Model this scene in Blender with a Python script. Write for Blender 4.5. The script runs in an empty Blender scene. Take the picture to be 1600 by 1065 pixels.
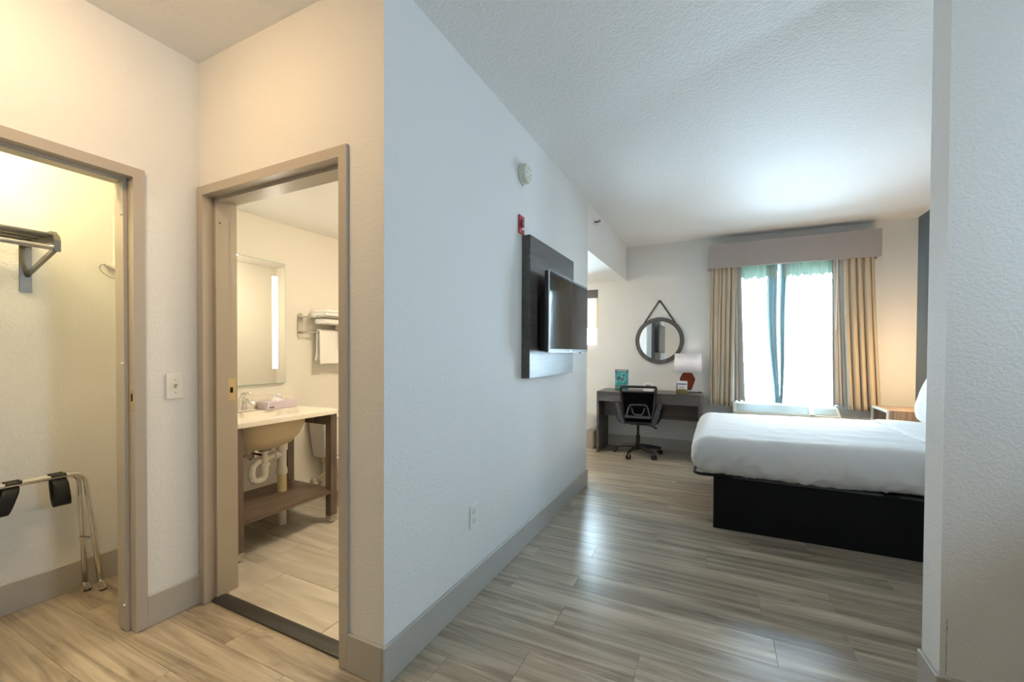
import bpy, bmesh, math, random
from mathutils import Vector, Matrix, noise
random.seed(7)
scene = bpy.context.scene
C = scene.collection
PI = math.pi

# ------------------------------------------------------------------ camera
F_PX, YAW, PITCH, ROLL, CY = 657.3616, 0.45549195, -0.01416189, -0.00459338, 559.733
CAM_H = 1.257
Rm = (Matrix.Rotation(YAW, 3, 'Z') @ Matrix.Rotation(PITCH, 3, 'X') @ Matrix.Rotation(ROLL, 3, 'Y'))
right, fwd, up = Rm.col[0], Rm.col[1], Rm.col[2]
cam_data = bpy.data.cameras.new('camera')
cam_data.sensor_width = 36.0
cam_data.sensor_fit = 'HORIZONTAL'
cam_data.lens = F_PX / 1600.0 * 36.0
cam_data.shift_y = (CY - 532.5) / 1600.0
cam_data.clip_start = 0.02
cam = bpy.data.objects.new('camera', cam_data)
C.objects.link(cam)
m3 = Matrix((right, up, -fwd)).transposed()
cam.matrix_world = Matrix.Translation((0, 0, CAM_H)) @ m3.to_4x4()
scene.camera = cam

# ------------------------------------------------------------------ world, exposure
world = bpy.data.worlds.new('sky'); scene.world = world
world.use_nodes = True
bg = world.node_tree.nodes['Background']
bg.inputs[0].default_value = (0.655, 0.83, 1.0, 1)
bg.inputs[1].default_value = 106.0
vs = scene.view_settings
vs.view_transform = 'Standard'; vs.look = 'None'; vs.gamma = 1.0
vs.use_curve_mapping = False
vs.exposure = 0.0
scene.cycles.max_bounces = 12
scene.cycles.diffuse_bounces = 6
scene.cycles.glossy_bounces = 4
scene.cycles.transparent_max_bounces = 12
scene.cycles.sample_clamp_indirect = 8.0

HALL_LAMP = 54.0      # emission strengths of the fittings
CLOSET_LAMP = 60.0
BATH_LAMP = 75.0
BATH_STRIP = 22.0
ALCOVE_LAMP = 70.0
SCONCE = 200.0
WARM = (1.0, 0.675, 0.36)

def portal(name, loc, rot, sx, sy):
    d = bpy.data.lights.new(name, 'AREA'); d.shape = 'RECTANGLE'; d.size = sx; d.size_y = sy
    d.cycles.is_portal = True
    o = bpy.data.objects.new(name, d); o.location = loc; o.rotation_euler = rot; C.objects.link(o)
portal('daylight_portal', (0.7, 5.99, 1.48), (-PI/2, 0, 0), 1.05, 1.65)
portal('daylight_portal', (-2.0, 5.99, 1.73), (-PI/2, 0, 0), 1.05, 0.85)
portal('daylight_portal', (2.38, 1.2, 1.77), (0, PI/2, 0), 0.44, 0.42)

# ------------------------------------------------------------------ materials
def new_mat(name):
    m = bpy.data.materials.new(name); m.use_nodes = True
    nt = m.node_tree
    return m, nt, nt.nodes, nt.links, nt.nodes['Principled BSDF']

def plain(name, col, rough=0.5, metal=0.0, spec=0.5, bump=None, emit=None, sheen=0, coat=0):
    m, nt, N, L, b = new_mat(name)
    b.inputs['Base Color'].default_value = (*col, 1)
    b.inputs['Roughness'].default_value = rough
    b.inputs['Metallic'].default_value = metal
    b.inputs['Specular IOR Level'].default_value = spec
    if coat: b.inputs['Coat Weight'].default_value = coat
    if sheen: b.inputs['Sheen Weight'].default_value = sheen
    if emit:
        b.inputs['Emission Color'].default_value = (*emit[0], 1)
        b.inputs['Emission Strength'].default_value = emit[1]
    if bump:
        tc = N.new('ShaderNodeTexCoord'); nz = N.new('ShaderNodeTexNoise'); bp = N.new('ShaderNodeBump')
        nz.inputs['Scale'].default_value = bump[0]; nz.inputs['Detail'].default_value = 2.5
        bp.inputs['Strength'].default_value = bump[1]; bp.inputs['Distance'].default_value = bump[2]
        L.new(tc.outputs['Object'], nz.inputs['Vector']); L.new(nz.outputs['Fac'], bp.inputs['Height'])
        L.new(bp.outputs['Normal'], b.inputs['Normal'])
    return m

def paint(name, col, scale=85, strength=0.28, dist=0.003):
    """orange-peel wall paint: soft ramped blobs as fine relief"""
    m, nt, N, L, b = new_mat(name)
    b.inputs['Base Color'].default_value = (*col, 1); b.inputs['Roughness'].default_value = 0.62
    b.inputs['Specular IOR Level'].default_value = 0.3
    tc = N.new('ShaderNodeTexCoord'); nz = N.new('ShaderNodeTexNoise'); rp = N.new('ShaderNodeValToRGB'); bp = N.new('ShaderNodeBump')
    nz.inputs['Scale'].default_value = scale; nz.inputs['Detail'].default_value = 3; nz.inputs['Distortion'].default_value = 0.6
    rp.color_ramp.elements[0].position = 0.38; rp.color_ramp.elements[1].position = 0.62
    bp.inputs['Strength'].default_value = strength; bp.inputs['Distance'].default_value = dist
    L.new(tc.outputs['Object'], nz.inputs['Vector']); L.new(nz.outputs['Fac'], rp.inputs['Fac'])
    L.new(rp.outputs['Color'], bp.inputs['Height']); L.new(bp.outputs['Normal'], b.inputs['Normal'])
    return m

def wood(name, c_dark, c_mid, c_light, axis='X', rough=0.4, scale=1.0, per_object=False, knots=0.0, bumpd=0.0008, spec=0.5):
    m, nt, N, L, b = new_mat(name)
    tc = N.new('ShaderNodeTexCoord'); mp = N.new('ShaderNodeMapping')
    st = {'X': (0.75, 13, 13) if per_object else (0.9, 14, 14), 'Y': (14, 0.9, 14), 'Z': (14, 14, 0.9)}[axis]
    mp.inputs['Scale'].default_value = [s*scale for s in st]
    src = tc.outputs['Object']
    if per_object:
        oi = N.new('ShaderNodeObjectInfo'); mu = N.new('ShaderNodeVectorMath'); mu.operation = 'SCALE'
        ad = N.new('ShaderNodeVectorMath'); ad.operation = 'ADD'
        cb = N.new('ShaderNodeCombineXYZ')
        L.new(oi.outputs['Random'], cb.inputs[0]); L.new(oi.outputs['Random'], cb.inputs[1]); L.new(oi.outputs['Random'], cb.inputs[2])
        mu.inputs['Scale'].default_value = 37.0
        L.new(cb.outputs[0], mu.inputs[0]); L.new(src, ad.inputs[0]); L.new(mu.outputs[0], ad.inputs[1]); src = ad.outputs[0]
    L.new(src, mp.inputs['Vector'])
    nz = N.new('ShaderNodeTexNoise'); nz.inputs['Scale'].default_value = 1.6; nz.inputs['Detail'].default_value = 7
    nz.inputs['Roughness'].default_value = 0.62; nz.inputs['Distortion'].default_value = 0.9
    L.new(mp.outputs[0], nz.inputs['Vector'])
    rp = N.new('ShaderNodeValToRGB'); e = rp.color_ramp.elements
    e[0].position = 0.28; e[0].color = (*c_dark, 1); e[1].position = 0.72; e[1].color = (*c_light, 1)
    mid = e.new(0.5); mid.color = (*c_mid, 1)
    L.new(nz.outputs['Fac'], rp.inputs['Fac'])
    out = rp.outputs['Color']
    # broad tone drift along the board
    n2 = N.new('ShaderNodeTexNoise'); n2.inputs['Scale'].default_value = 0.55; n2.inputs['Detail'].default_value = 2
    L.new(mp.outputs[0], n2.inputs['Vector'])
    mx = N.new('ShaderNodeMixRGB'); mx.blend_type = 'OVERLAY'; mx.inputs['Fac'].default_value = 0.55
    L.new(out, mx.inputs[1]); L.new(n2.outputs['Fac'], mx.inputs[2]); out = mx.outputs[0]
    if knots:
        m2 = N.new('ShaderNodeMapping')
        ks = {'X': (1.6, 5.5, 5.5), 'Y': (5.5, 1.6, 5.5), 'Z': (5.5, 5.5, 1.6)}[axis]
        m2.inputs['Scale'].default_value = ks
        L.new(src, m2.inputs['Vector'])
        n3 = N.new('ShaderNodeTexNoise'); n3.inputs['Scale'].default_value = 1.3; n3.inputs['Detail'].default_value = 5; n3.inputs['Distortion'].default_value = 2.2
        L.new(m2.outputs[0], n3.inputs['Vector'])
        r3 = N.new('ShaderNodeValToRGB'); r3.color_ramp.elements[0].position = 0.60; r3.color_ramp.elements[0].color = (0, 0, 0, 1)
        r3.color_ramp.elements[1].position = 0.78
        L.new(n3.outputs['Fac'], r3.inputs['Fac'])
        mk = N.new('ShaderNodeMixRGB'); mk.blend_type = 'MULTIPLY'; mk.inputs[2].default_value = (0.50, 0.47, 0.45, 1)
        mul = N.new('ShaderNodeMath'); mul.operation = 'MULTIPLY'; mul.inputs[1].default_value = knots
        L.new(r3.outputs['Color'], mul.inputs[0]); L.new(mul.outputs[0], mk.inputs[0]); L.new(out, mk.inputs[1]); out = mk.outputs[0]
    if per_object:
        hs = N.new('ShaderNodeHueSaturation'); mr = N.new('ShaderNodeMapRange')
        mr.inputs['To Min'].default_value = 0.95; mr.inputs['To Max'].default_value = 1.05
        L.new(oi.outputs['Random'], mr.inputs['Value']); L.new(mr.outputs[0], hs.inputs['Value']); L.new(out, hs.inputs['Color']); out = hs.outputs[0]
    L.new(out, b.inputs['Base Color'])
    b.inputs['Roughness'].default_value = rough; b.inputs['Specular IOR Level'].default_value = spec
    bp = N.new('ShaderNodeBump'); bp.inputs['Strength'].default_value = 0.25; bp.inputs['Distance'].default_value = bumpd
    L.new(nz.outputs['Fac'], bp.inputs['Height']); L.new(bp.outputs['Normal'], b.inputs['Normal'])
    return m

def thin_glass(name, tint):
    m, nt, N, L, b = new_mat(name)
    tr = N.new('ShaderNodeBsdfTransparent'); tr.inputs[0].default_value = (*tint, 1)
    gl = N.new('ShaderNodeBsdfGlossy'); gl.inputs['Roughness'].default_value = 0.02
    fr = N.new('ShaderNodeFresnel'); fr.inputs[0].default_value = 1.45
    mx = N.new('ShaderNodeMixShader')
    L.new(fr.outputs[0], mx.inputs[0]); L.new(tr.outputs[0], mx.inputs[1]); L.new(gl.outputs[0], mx.inputs[2])
    L.new(mx.outputs[0], N['Material Output'].inputs[0]); return m

def sheer_mat(name, col, transp, tcol=(1, 1, 1), trans=0.65):
    m, nt, N, L, b = new_mat(name)
    df = N.new('ShaderNodeBsdfDiffuse'); df.inputs[0].default_value = (*col, 1)
    tl = N.new('ShaderNodeBsdfTranslucent'); tl.inputs[0].default_value = (*col, 1)
    tr = N.new('ShaderNodeBsdfTransparent'); tr.inputs[0].default_value = (*tcol, 1)
    m1 = N.new('ShaderNodeMixShader'); m1.inputs[0].default_value = trans
    m2 = N.new('ShaderNodeMixShader'); m2.inputs[0].default_value = transp
    L.new(df.outputs[0], m1.inputs[1]); L.new(tl.outputs[0], m1.inputs[2])
    L.new(m1.outputs[0], m2.inputs[1]); L.new(tr.outputs[0], m2.inputs[2])
    L.new(m2.outputs[0], N['Material Output'].inputs[0]); return m

def fabric(name, col, scale=320, strength=0.25, rough=0.9, translucent=0.0, sheen=0.2):
    m, nt, N, L, b = new_mat(name)
    b.inputs['Base Color'].default_value = (*col, 1); b.inputs['Roughness'].default_value = rough
    b.inputs['Specular IOR Level'].default_value = 0.2; b.inputs['Sheen Weight'].default_value = sheen
    tc = N.new('ShaderNodeTexCoord'); nz = N.new('ShaderNodeTexNoise'); bp = N.new('ShaderNodeBump')
    nz.inputs['Scale'].default_value = scale; bp.inputs['Strength'].default_value = strength; bp.inputs['Distance'].default_value = 0.001
    L.new(tc.outputs['Object'], nz.inputs['Vector']); L.new(nz.outputs['Fac'], bp.inputs['Height']); L.new(bp.outputs['Normal'], b.inputs['Normal'])
    if translucent:
        tl = N.new('ShaderNodeBsdfTranslucent'); tl.inputs[0].default_value = (*col, 1)
        mx = N.new('ShaderNodeMixShader'); mx.inputs[0].default_value = translucent
        L.new(b.outputs[0], mx.inputs[1]); L.new(tl.outputs[0], mx.inputs[2]); L.new(mx.outputs[0], N['Material Output'].inputs[0])
    return m

def sheet_mat(name, col):
    """cotton bedding with soft creases"""
    m, nt, N, L, b = new_mat(name)
    b.inputs['Base Color'].default_value = (*col, 1); b.inputs['Roughness'].default_value = 0.85
    b.inputs['Specular IOR Level'].default_value = 0.2; b.inputs['Sheen Weight'].default_value = 0.15
    tc = N.new('ShaderNodeTexCoord'); mp = N.new('ShaderNodeMapping'); mp.inputs['Rotation'].default_value = (0, 0.55, 0); mp.inputs['Scale'].default_value = (1.0, 0.45, 0.42)
    nz = N.new('ShaderNodeTexNoise'); nz.noise_type = 'RIDGED_MULTIFRACTAL'
    nz.inputs['Scale'].default_value = 7.5; nz.inputs['Detail'].default_value = 3.0; nz.inputs['Distortion'].default_value = 0.35
    bp = N.new('ShaderNodeBump'); bp.inputs['Strength'].default_value = 0.9; bp.inputs['Distance'].default_value = 0.050
    L.new(tc.outputs['Object'], mp.inputs['Vector']); L.new(mp.outputs[0], nz.inputs['Vector'])
    # the drop creases, the tucked top stays nearly flat
    ge = N.new('ShaderNodeNewGeometry'); sx = N.new('ShaderNodeSeparateXYZ'); ab = N.new('ShaderNodeMath'); ab.operation = 'ABSOLUTE'
    mrg = N.new('ShaderNodeMapRange'); mrg.inputs['From Min'].default_value = 0.2; mrg.inputs['From Max'].default_value = 0.95
    mrg.inputs['To Min'].default_value = 1.0; mrg.inputs['To Max'].default_value = 0.12
    L.new(ge.outputs['Normal'], sx.inputs[0]); L.new(sx.outputs['Z'], ab.inputs[0]); L.new(ab.outputs[0], mrg.inputs['Value']); L.new(mrg.outputs[0], bp.inputs['Strength'])
    L.new(nz.outputs['Fac'], bp.inputs['Height']); L.new(bp.outputs['Normal'], b.inputs['Normal'])
    return m

def tile_mat(name):
    m, nt, N, L, b = new_mat(name)
    tc = N.new('ShaderNodeTexCoord'); oi = N.new('ShaderNodeObjectInfo'); cb = N.new('ShaderNodeCombineXYZ')
    mu = N.new('ShaderNodeVectorMath'); mu.operation = 'SCALE'; mu.inputs['Scale'].default_value = 23
    ad = N.new('ShaderNodeVectorMath'); ad.operation = 'ADD'
    for i in range(3): L.new(oi.outputs['Random'], cb.inputs[i])
    L.new(cb.outputs[0], mu.inputs[0]); L.new(tc.outputs['Object'], ad.inputs[0]); L.new(mu.outputs[0], ad.inputs[1])
    mp = N.new('ShaderNodeMapping'); mp.inputs['Scale'].default_value = (1.2, 9, 9); L.new(ad.outputs[0], mp.inputs['Vector'])
    nz = N.new('ShaderNodeTexNoise'); nz.inputs['Scale'].default_value = 1.5; nz.inputs['Detail'].default_value = 6; nz.inputs['Distortion'].default_value = 0.8
    L.new(mp.outputs[0], nz.inputs['Vector'])
    rp = N.new('ShaderNodeValToRGB'); e = rp.color_ramp.elements
    e[0].position = 0.3; e[0].color = (0.40, 0.36, 0.30, 1); e[1].position = 0.66; e[1].color = (0.60, 0.56, 0.49, 1)
    L.new(nz.outputs['Fac'], rp.inputs['Fac']); L.new(rp.outputs['Color'], b.inputs['Base Color'])
    b.inputs['Roughness'].default_value = 0.35
    return m

def marine_print(name):
    """teal sea picture: water bands with darker crossing shapes and a dark title strip is a separate part"""
    m, nt, N, L, b = new_mat(name)
    tc = N.new('ShaderNodeTexCoord'); mp = N.new('ShaderNodeMapping'); mp.inputs['Scale'].default_value = (14, 1, 22)
    L.new(tc.outputs['Object'], mp.inputs['Vector'])
    nz = N.new('ShaderNodeTexNoise'); nz.inputs['Scale'].default_value = 1.3; nz.inputs['Detail'].default_value = 4; nz.inputs['Distortion'].default_value = 1.6
    L.new(mp.outputs[0], nz.inputs['Vector'])
    rp = N.new('ShaderNodeValToRGB'); e = rp.color_ramp.elements
    e[0].position = 0.32; e[0].color = (0.01, 0.06, 0.09, 1); e[1].position = 0.72; e[1].color = (0.35, 0.62, 0.62, 1)
    k = e.new(0.45); k.color = (0.02, 0.21, 0.24, 1); k = e.new(0.57); k.color = (0.06, 0.36, 0.33, 1)
    L.new(nz.outputs['Fac'], rp.inputs['Fac']); L.new(rp.outputs['Color'], b.inputs['Base Color'])
    b.inputs['Roughness'].default_value = 0.25
    return m

WALL = (0.76, 0.76, 0.745)
M = dict(
    wall=paint('wall_paint', WALL),
    wall_bath=plain('bathroom_paint', (0.76, 0.73, 0.67), 0.55, bump=(120, 0.15, 0.001)),
    ceil=paint('ceiling_texture', (0.84, 0.84, 0.83), 60, 0.35, 0.004),
    accent=paint('accent_paint', (0.13, 0.165, 0.20)),
    trim=plain('trim_paint', (0.43, 0.405, 0.365), 0.38),
    frame=plain('frame_paint', (0.44, 0.395, 0.34), 0.35),
    slab=plain('subfloor', (0.03, 0.028, 0.025), 0.9),
    plank=wood('plank_vinyl', (0.175, 0.138, 0.098), (0.37, 0.308, 0.230), (0.56, 0.485, 0.380), 'X', 0.28, 1.0, True, 0.85),
    tile=tile_mat('bath_tile'),
    grout=plain('grout', (0.2, 0.18, 0.15), 0.9),
    darkwood=wood('grey_brown_laminate', (0.060, 0.050, 0.046), (0.088, 0.074, 0.068), (0.125, 0.108, 0.10), 'X', 0.38, 1.3),
    panelwood=wood('television_panel_laminate', (0.055, 0.048, 0.044), (0.082, 0.072, 0.066), (0.12, 0.107, 0.10), 'Y', 0.32, 1.6),
    vanwood=wood('vanity_laminate', (0.09, 0.062, 0.046), (0.145, 0.10, 0.076), (0.20, 0.145, 0.11), 'Y', 0.4, 1.4),
    vanwoodz=wood('vanity_post_laminate', (0.09, 0.065, 0.05), (0.14, 0.105, 0.083), (0.19, 0.145, 0.12), 'Z', 0.4, 1.4),
    nightwood=wood('nightstand_laminate', (0.17, 0.11, 0.07), (0.29, 0.20, 0.13), (0.42, 0.31, 0.21), 'Z', 0.45, 1.2),
    black=plain('black_plastic', (0.012, 0.012, 0.013), 0.42),
    blackmet=plain('black_metal', (0.006, 0.006, 0.007), 0.55, spec=0.3),
    blackbase=plain('black_bed_base', (0.004, 0.004, 0.005), 0.6, spec=0.2, bump=(300, 0.2, 0.001)),
    rubber=plain('black_rubber', (0.035, 0.032, 0.03), 0.42),
    greyplastic=plain('grey_plastic', (0.075, 0.078, 0.085), 0.45),
    meshfab=sheer_mat('black_mesh', (0.014, 0.014, 0.017), 0.10),
    screen=plain('television_glass', (0.006, 0.007, 0.008), 0.06, spec=0.9),
    bezel=plain('television_bezel', (0.012, 0.012, 0.013), 0.3),
    silver=plain('silver_edge', (0.55, 0.57, 0.6), 0.25, 0.9),
    chrome=plain('chrome', (0.78, 0.77, 0.75), 0.12, 1.0),
    nickel=plain('brushed_nickel', (0.62, 0.60, 0.56), 0.25, 1.0),
    gunmetal=plain('dark_chrome', (0.22, 0.21, 0.195), 0.28, 1.0),
    brass=plain('strike_brass', (0.62, 0.50, 0.30), 0.35, 0.7),
    white=plain('white_plastic', (0.78, 0.77, 0.74), 0.4),
    cream=plain('cream_plastic', (0.66, 0.66, 0.58), 0.45),
    red=plain('red_plastic', (0.42, 0.025, 0.04), 0.35),
    darkred=plain('dark_red_lens', (0.10, 0.006, 0.01), 0.15),
    strap=plain('black_webbing', (0.012, 0.011, 0.010), 0.6, bump=(500, 0.3, 0.001)),
    mirror=plain('mirror_silver', (0.90, 0.92, 0.91), 0.01, 1.0),
    mirroredge=plain('mirror_edge_glass', (0.35, 0.55, 0.48), 0.1),
    strip=plain('lit_strip', (1, 1, 1), 0.4, emit=((1.0, 0.90, 0.72), BATH_STRIP)),
    counter=plain('cultured_marble', (0.80, 0.755, 0.66), 0.18, bump=(6, 0.05, 0.002)),
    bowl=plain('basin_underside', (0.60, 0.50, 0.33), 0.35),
    pvc=plain('white_pvc', (0.80, 0.78, 0.72), 0.3),
    pvcy=plain('yellowed_pvc', (0.72, 0.62, 0.36), 0.4),
    porcelain=plain('porcelain', (0.78, 0.77, 0.74), 0.12),
    towel=plain('white_terry', (0.82, 0.81, 0.78), 0.95, bump=(260, 0.6, 0.003), sheen=0.3),
    tissuebox=plain('lilac_box', (0.60, 0.53, 0.62), 0.5),
    purple=plain('purple_print', (0.09, 0.03, 0.22), 0.5),
    paper=plain('white_paper', (0.85, 0.85, 0.86), 0.7),
    sheet=sheet_mat('white_sheet', (0.72, 0.715, 0.71)),
    drape=fabric('tan_drape', (0.54, 0.46, 0.345), 350, 0.3, 0.85, 0.05),
    lining=fabric('grey_drape_lining', (0.52, 0.50, 0.46), 350, 0.2, 0.85, 0.06),
    valance=fabric('taupe_valance', (0.36, 0.32, 0.305), 420, 0.2, 0.9),
    sheer=sheer_mat('white_sheer', (0.95, 0.96, 0.97), 0.26),
    gather_light_tint=sheer_mat('gathered_sheer', (0.46, 0.64, 0.69), 0.012, trans=0.085),  # white fabric; the teal of light through its dense folds is painted in
    heading_light_tint=sheer_mat('sheer_heading', (0.42, 0.60, 0.50), 0.004, trans=0.045),  # green tint of the light outside is put into the heading fabric colour
    glass=thin_glass('window_glass', (0.93, 0.97, 0.97)),
    acrylic=thin_glass('clear_acrylic', (0.93, 0.96, 0.95)),
    alu=plain('white_window_frame', (0.75, 0.76, 0.76), 0.4),
    shade_blind=sheer_mat('roller_shade', (0.62, 0.53, 0.42), 0.0),
    blindbox=plain('grey_headrail', (0.11, 0.11, 0.115), 0.5),
    lampshade=sheer_mat('white_lamp_shade', (0.84, 0.84, 0.86), 0.0),
    amber=plain('amber_glass', (0.13, 0.020, 0.006), 0.12, spec=0.4),
    gold=plain('gold_print', (0.50, 0.33, 0.06), 0.4),
    bluep=plain('blue_print', (0.05, 0.10, 0.30), 0.5),
    marine=marine_print('marine_print'),
    darkband=plain('dark_title_band', (0.03, 0.045, 0.055), 0.4),
    lightband=plain('pale_title_print', (0.45, 0.5, 0.52), 0.5),
    ac=plain('beige_ac_plastic', (0.66, 0.66, 0.57), 0.45),
    acgrille=plain('grey_green_grille', (0.36, 0.42, 0.40), 0.5),
    acbtn_b=plain('blue_button', (0.12, 0.20, 0.50), 0.4),
    acbtn_r=plain('red_button', (0.45, 0.03, 0.05), 0.4),
    bin=plain('beige_bin', (0.42, 0.35, 0.26), 0.5),
    liner=sheer_mat('bin_liner', (0.88, 0.88, 0.88), 0.08),
    mirrorframe=wood('mirror_frame_wood', (0.05, 0.045, 0.042), (0.085, 0.076, 0.072), (0.12, 0.11, 0.105), 'Z', 0.45, 1.0),
    leather=plain('dark_leather', (0.03, 0.028, 0.027), 0.5),
    hole=plain('black_hole', (0.002, 0.002, 0.002), 1.0),
    copper=plain('old_copper', (0.22, 0.09, 0.05), 0.4, 0.8),
    bulb_glow=plain('bulb_glow', (1, 1, 1), 0.5, emit=((1.0, 0.95, 0.88), 16.0)),
    scuff=plain('hairline_crack', (0.10, 0.11, 0.13), 0.9),
)

# ------------------------------------------------------------------ mesh helpers
class MB:
    def __init__(s): s.bm = bmesh.new()
    def box(s, x0, x1, y0, y1, z0, z1, bev=0.0, seg=2):
        t = bmesh.new()
        v = [t.verts.new((x, y, z)) for x in (x0, x1) for y in (y0, y1) for z in (z0, z1)]
        for f in ((0,1,3,2),(4,6,7,5),(0,4,5,1),(2,3,7,6),(0,2,6,4),(1,5,7,3)): t.faces.new([v[i] for i in f])
        if bev > 0:
            bmesh.ops.bevel(t, geom=t.edges[:], offset=bev, segments=seg, affect='EDGES', profile=0.5, clamp_overlap=True)
        return s.merge(t)
    def merge(s, t, mat=None):
        if mat is not None: bmesh.ops.transform(t, matrix=mat, verts=t.verts)
        me = bpy.data.meshes.new('tmp'); t.to_mesh(me); t.free(); s.bm.from_mesh(me); bpy.data.meshes.remove(me); return s
    def prism(s, pts, a0, a1, axis='Y', bev=0.0):
        """pts: 2D outline; extruded along axis from a0 to a1"""
        def P(p, a):
            return {'X': (a, p[0], p[1]), 'Y': (p[0], a, p[1]), 'Z': (p[0], p[1], a)}[axis]
        t = bmesh.new(); n = len(pts)
        A = [t.verts.new(P(p, a0)) for p in pts]; B = [t.verts.new(P(p, a1)) for p in pts]
        t.faces.new(A); t.faces.new(B[::-1])
        for i in range(n): t.faces.new((A[i], B[i], B[(i+1) % n], A[(i+1) % n]))
        bmesh.ops.recalc_face_normals(t, faces=t.faces)
        if bev: bmesh.ops.bevel(t, geom=t.edges[:], offset=bev, segments=2, affect='EDGES', clamp_overlap=True)
        return s.merge(t)
    def tube(s, path, r, n=12, closed=False, caps=True):
        path = [Vector(p) for p in path]; m = len(path); rs = r if isinstance(r, (list, tuple)) else [r]*m
        rings = []; prev = None; b = s.bm
        for i, p in enumerate(path):
            if closed: d = path[(i+1) % m] - path[i-1]
            else: d = path[min(i+1, m-1)] - path[max(i-1, 0)]
            d.normalize()
            if prev is None:
                u = d.orthogonal().normalized()
            else:
                u = (prev - d*prev.dot(d))
                u = u.normalized() if u.length > 1e-6 else d.orthogonal().normalized()
            prev = u; w = d.cross(u)
            rings.append([b.verts.new(p + (u*math.cos(2*PI*k/n) + w*math.sin(2*PI*k/n))*rs[i]) for k in range(n)])
        for i in range(m if closed else m-1):
            A, B = rings[i], rings[(i+1) % m]
            for k in range(n): b.faces.new((A[k], A[(k+1) % n], B[(k+1) % n], B[k]))
        if caps and not closed: b.faces.new(rings[0][::-1]); b.faces.new(rings[-1])
        return s
    def lathe(s, prof, c=(0, 0, 0), axis='Z', n=32):
        """prof: list of (r, h)"""
        def P(r, h, a):
            x, y = r*math.cos(a), r*math.sin(a)
            v = {'Z': (x, y, h), 'X': (h, x, y), 'Y': (x, h, y)}[axis]
            return Vector(v) + Vector(c)
        b = s.bm; rings = []
        for r, h in prof:
            if r < 1e-6: rings.append([b.verts.new(P(0, h, 0))])
            else: rings.append([b.verts.new(P(r, h, 2*PI*k/n)) for k in range(n)])
        for A, B in zip(rings, rings[1:]):
            for k in range(n):
                k2 = (k+1) % n
                if len(A) == 1 and len(B) == 1: continue
                if len(A) == 1: b.faces.new((A[0], B[k2], B[k]))
                elif len(B) == 1: b.faces.new((A[k], A[k2], B[0]))
                else: b.faces.new((A[k], A[k2], B[k2], B[k]))
        return s
    def grid(s, nu, nv, fn):
        b = s.bm
        V = [[b.verts.new(fn(i/(nu-1), j/(nv-1))) for j in range(nv)] for i in range(nu)]
        for i in range(nu-1):
            for j in range(nv-1): b.faces.new((V[i][j], V[i+1][j], V[i+1][j+1], V[i][j+1]))
        return s
    def build(s, name, mat, parent=None, smooth=False, loc=None, rotz=0.0, kind=None, label=None, solid=0.0, sharp=40):
        bmesh.ops.recalc_face_normals(s.bm, faces=s.bm.faces)
        me = bpy.data.meshes.new(name); s.bm.to_mesh(me); s.bm.free()
        me.materials.append(M[mat] if isinstance(mat, str) else mat)
        if smooth:
            for p in me.polygons: p.use_smooth = True
            me.set_sharp_from_angle(angle=math.radians(sharp))
        o = bpy.data.objects.new(name, me); C.objects.link(o)
        if loc is not None: o.location = loc
        o.rotation_euler.z = rotz
        if parent is not None: o.parent = parent
        if kind: o['kind'] = kind
        if label: o['label'] = label
        if solid:
            md = o.modifiers.new('thickness', 'SOLIDIFY'); md.thickness = solid; md.offset = 0
        return o

def thing(name, label=None, cat=None, loc=(0, 0, 0), rotz=0, group=None, kind=None):
    o = bpy.data.objects.new(name, None); C.objects.link(o); o.empty_display_size = 0.05
    o.location = loc; o.rotation_euler = (0, 0, rotz)
    if label: o['label'] = label
    if cat: o['category'] = cat
    if group: o['group'] = group
    if kind: o['kind'] = kind
    return o
def tag(o, label, cat, group=None):
    o['label'] = label; o['category'] = cat
    if group: o['group'] = group
    return o
def copy_tree(o, parent=None):
    c = o.copy(); C.objects.link(c)
    if parent is not None: c.parent = parent
    for ch in list(o.children): copy_tree(ch, c)
    return c
def arc(c, r, a0, a1, n, plane='XZ'):
    out = []
    for i in range(n+1):
        a = a0 + (a1-a0)*i/n
        u, v = r*math.cos(a), r*math.sin(a)
        out.append({'XZ': (c[0]+u, c[1], c[2]+v), 'YZ': (c[0], c[1]+u, c[2]+v), 'XY': (c[0]+u, c[1]+v, c[2])}[plane])
    return out

# ------------------------------------------------------------------ setting: shell
CEIL = 2.675
FY = 5.78          # window wall
TVX = -1.12        # television wall face
HX = -2.32         # closet wall face
BY = 1.20          # bathroom door wall face
AX = 1.85          # bed wall face
SX, SY0, SY1 = 0.70, 1.95, 2.09   # partition stub

def struct(name, mat, boxes, label=None, bev=0.0):
    b = MB()
    for q in boxes: b.box(*q, bev=bev)
    o = b.build(name, mat, kind='structure')
    if label: o['label'] = label
    return o

floor = struct('floor', 'slab', [(-3.3, 2.4, -1.95, 6.0, -0.15, -0.006)], 'grey brown wood plank floor running through hall and bedroom')
struct('ceiling', 'ceil', [(-3.3, 2.4, -1.95, 6.0, CEIL, CEIL+0.15)], 'white stippled ceiling over hall and bedroom')
struct('wall_closet', 'wall', [(HX-0.13, HX, -1.8, -0.04, 0, CEIL), (HX-0.13, HX, 0.967, BY, 0, CEIL), (HX-0.13, HX, -0.04, 0.967, 2.052, CEIL)], 'pale textured hall wall with the closet opening')
struct('wall_bathroom', 'wall', [(-3.15, -2.306, BY, BY+0.135, 0, CEIL), (-1.306, TVX, BY, BY+0.135, 0, CEIL), (-2.306, -1.306, BY, BY+0.135, 2.055, CEIL)], 'cream lit textured wall around the bathroom doorway')
struct('wall_television', 'wall', [(TVX-0.13, TVX, BY+0.135, 3.91, 0, CEIL)], 'long pale blue grey wall carrying the television')
struct('wall_partition', 'wall', [(SX, 2.35, SY0, SY1, 0, CEIL)], 'short partition wall end at right edge in front of the bed')
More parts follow.
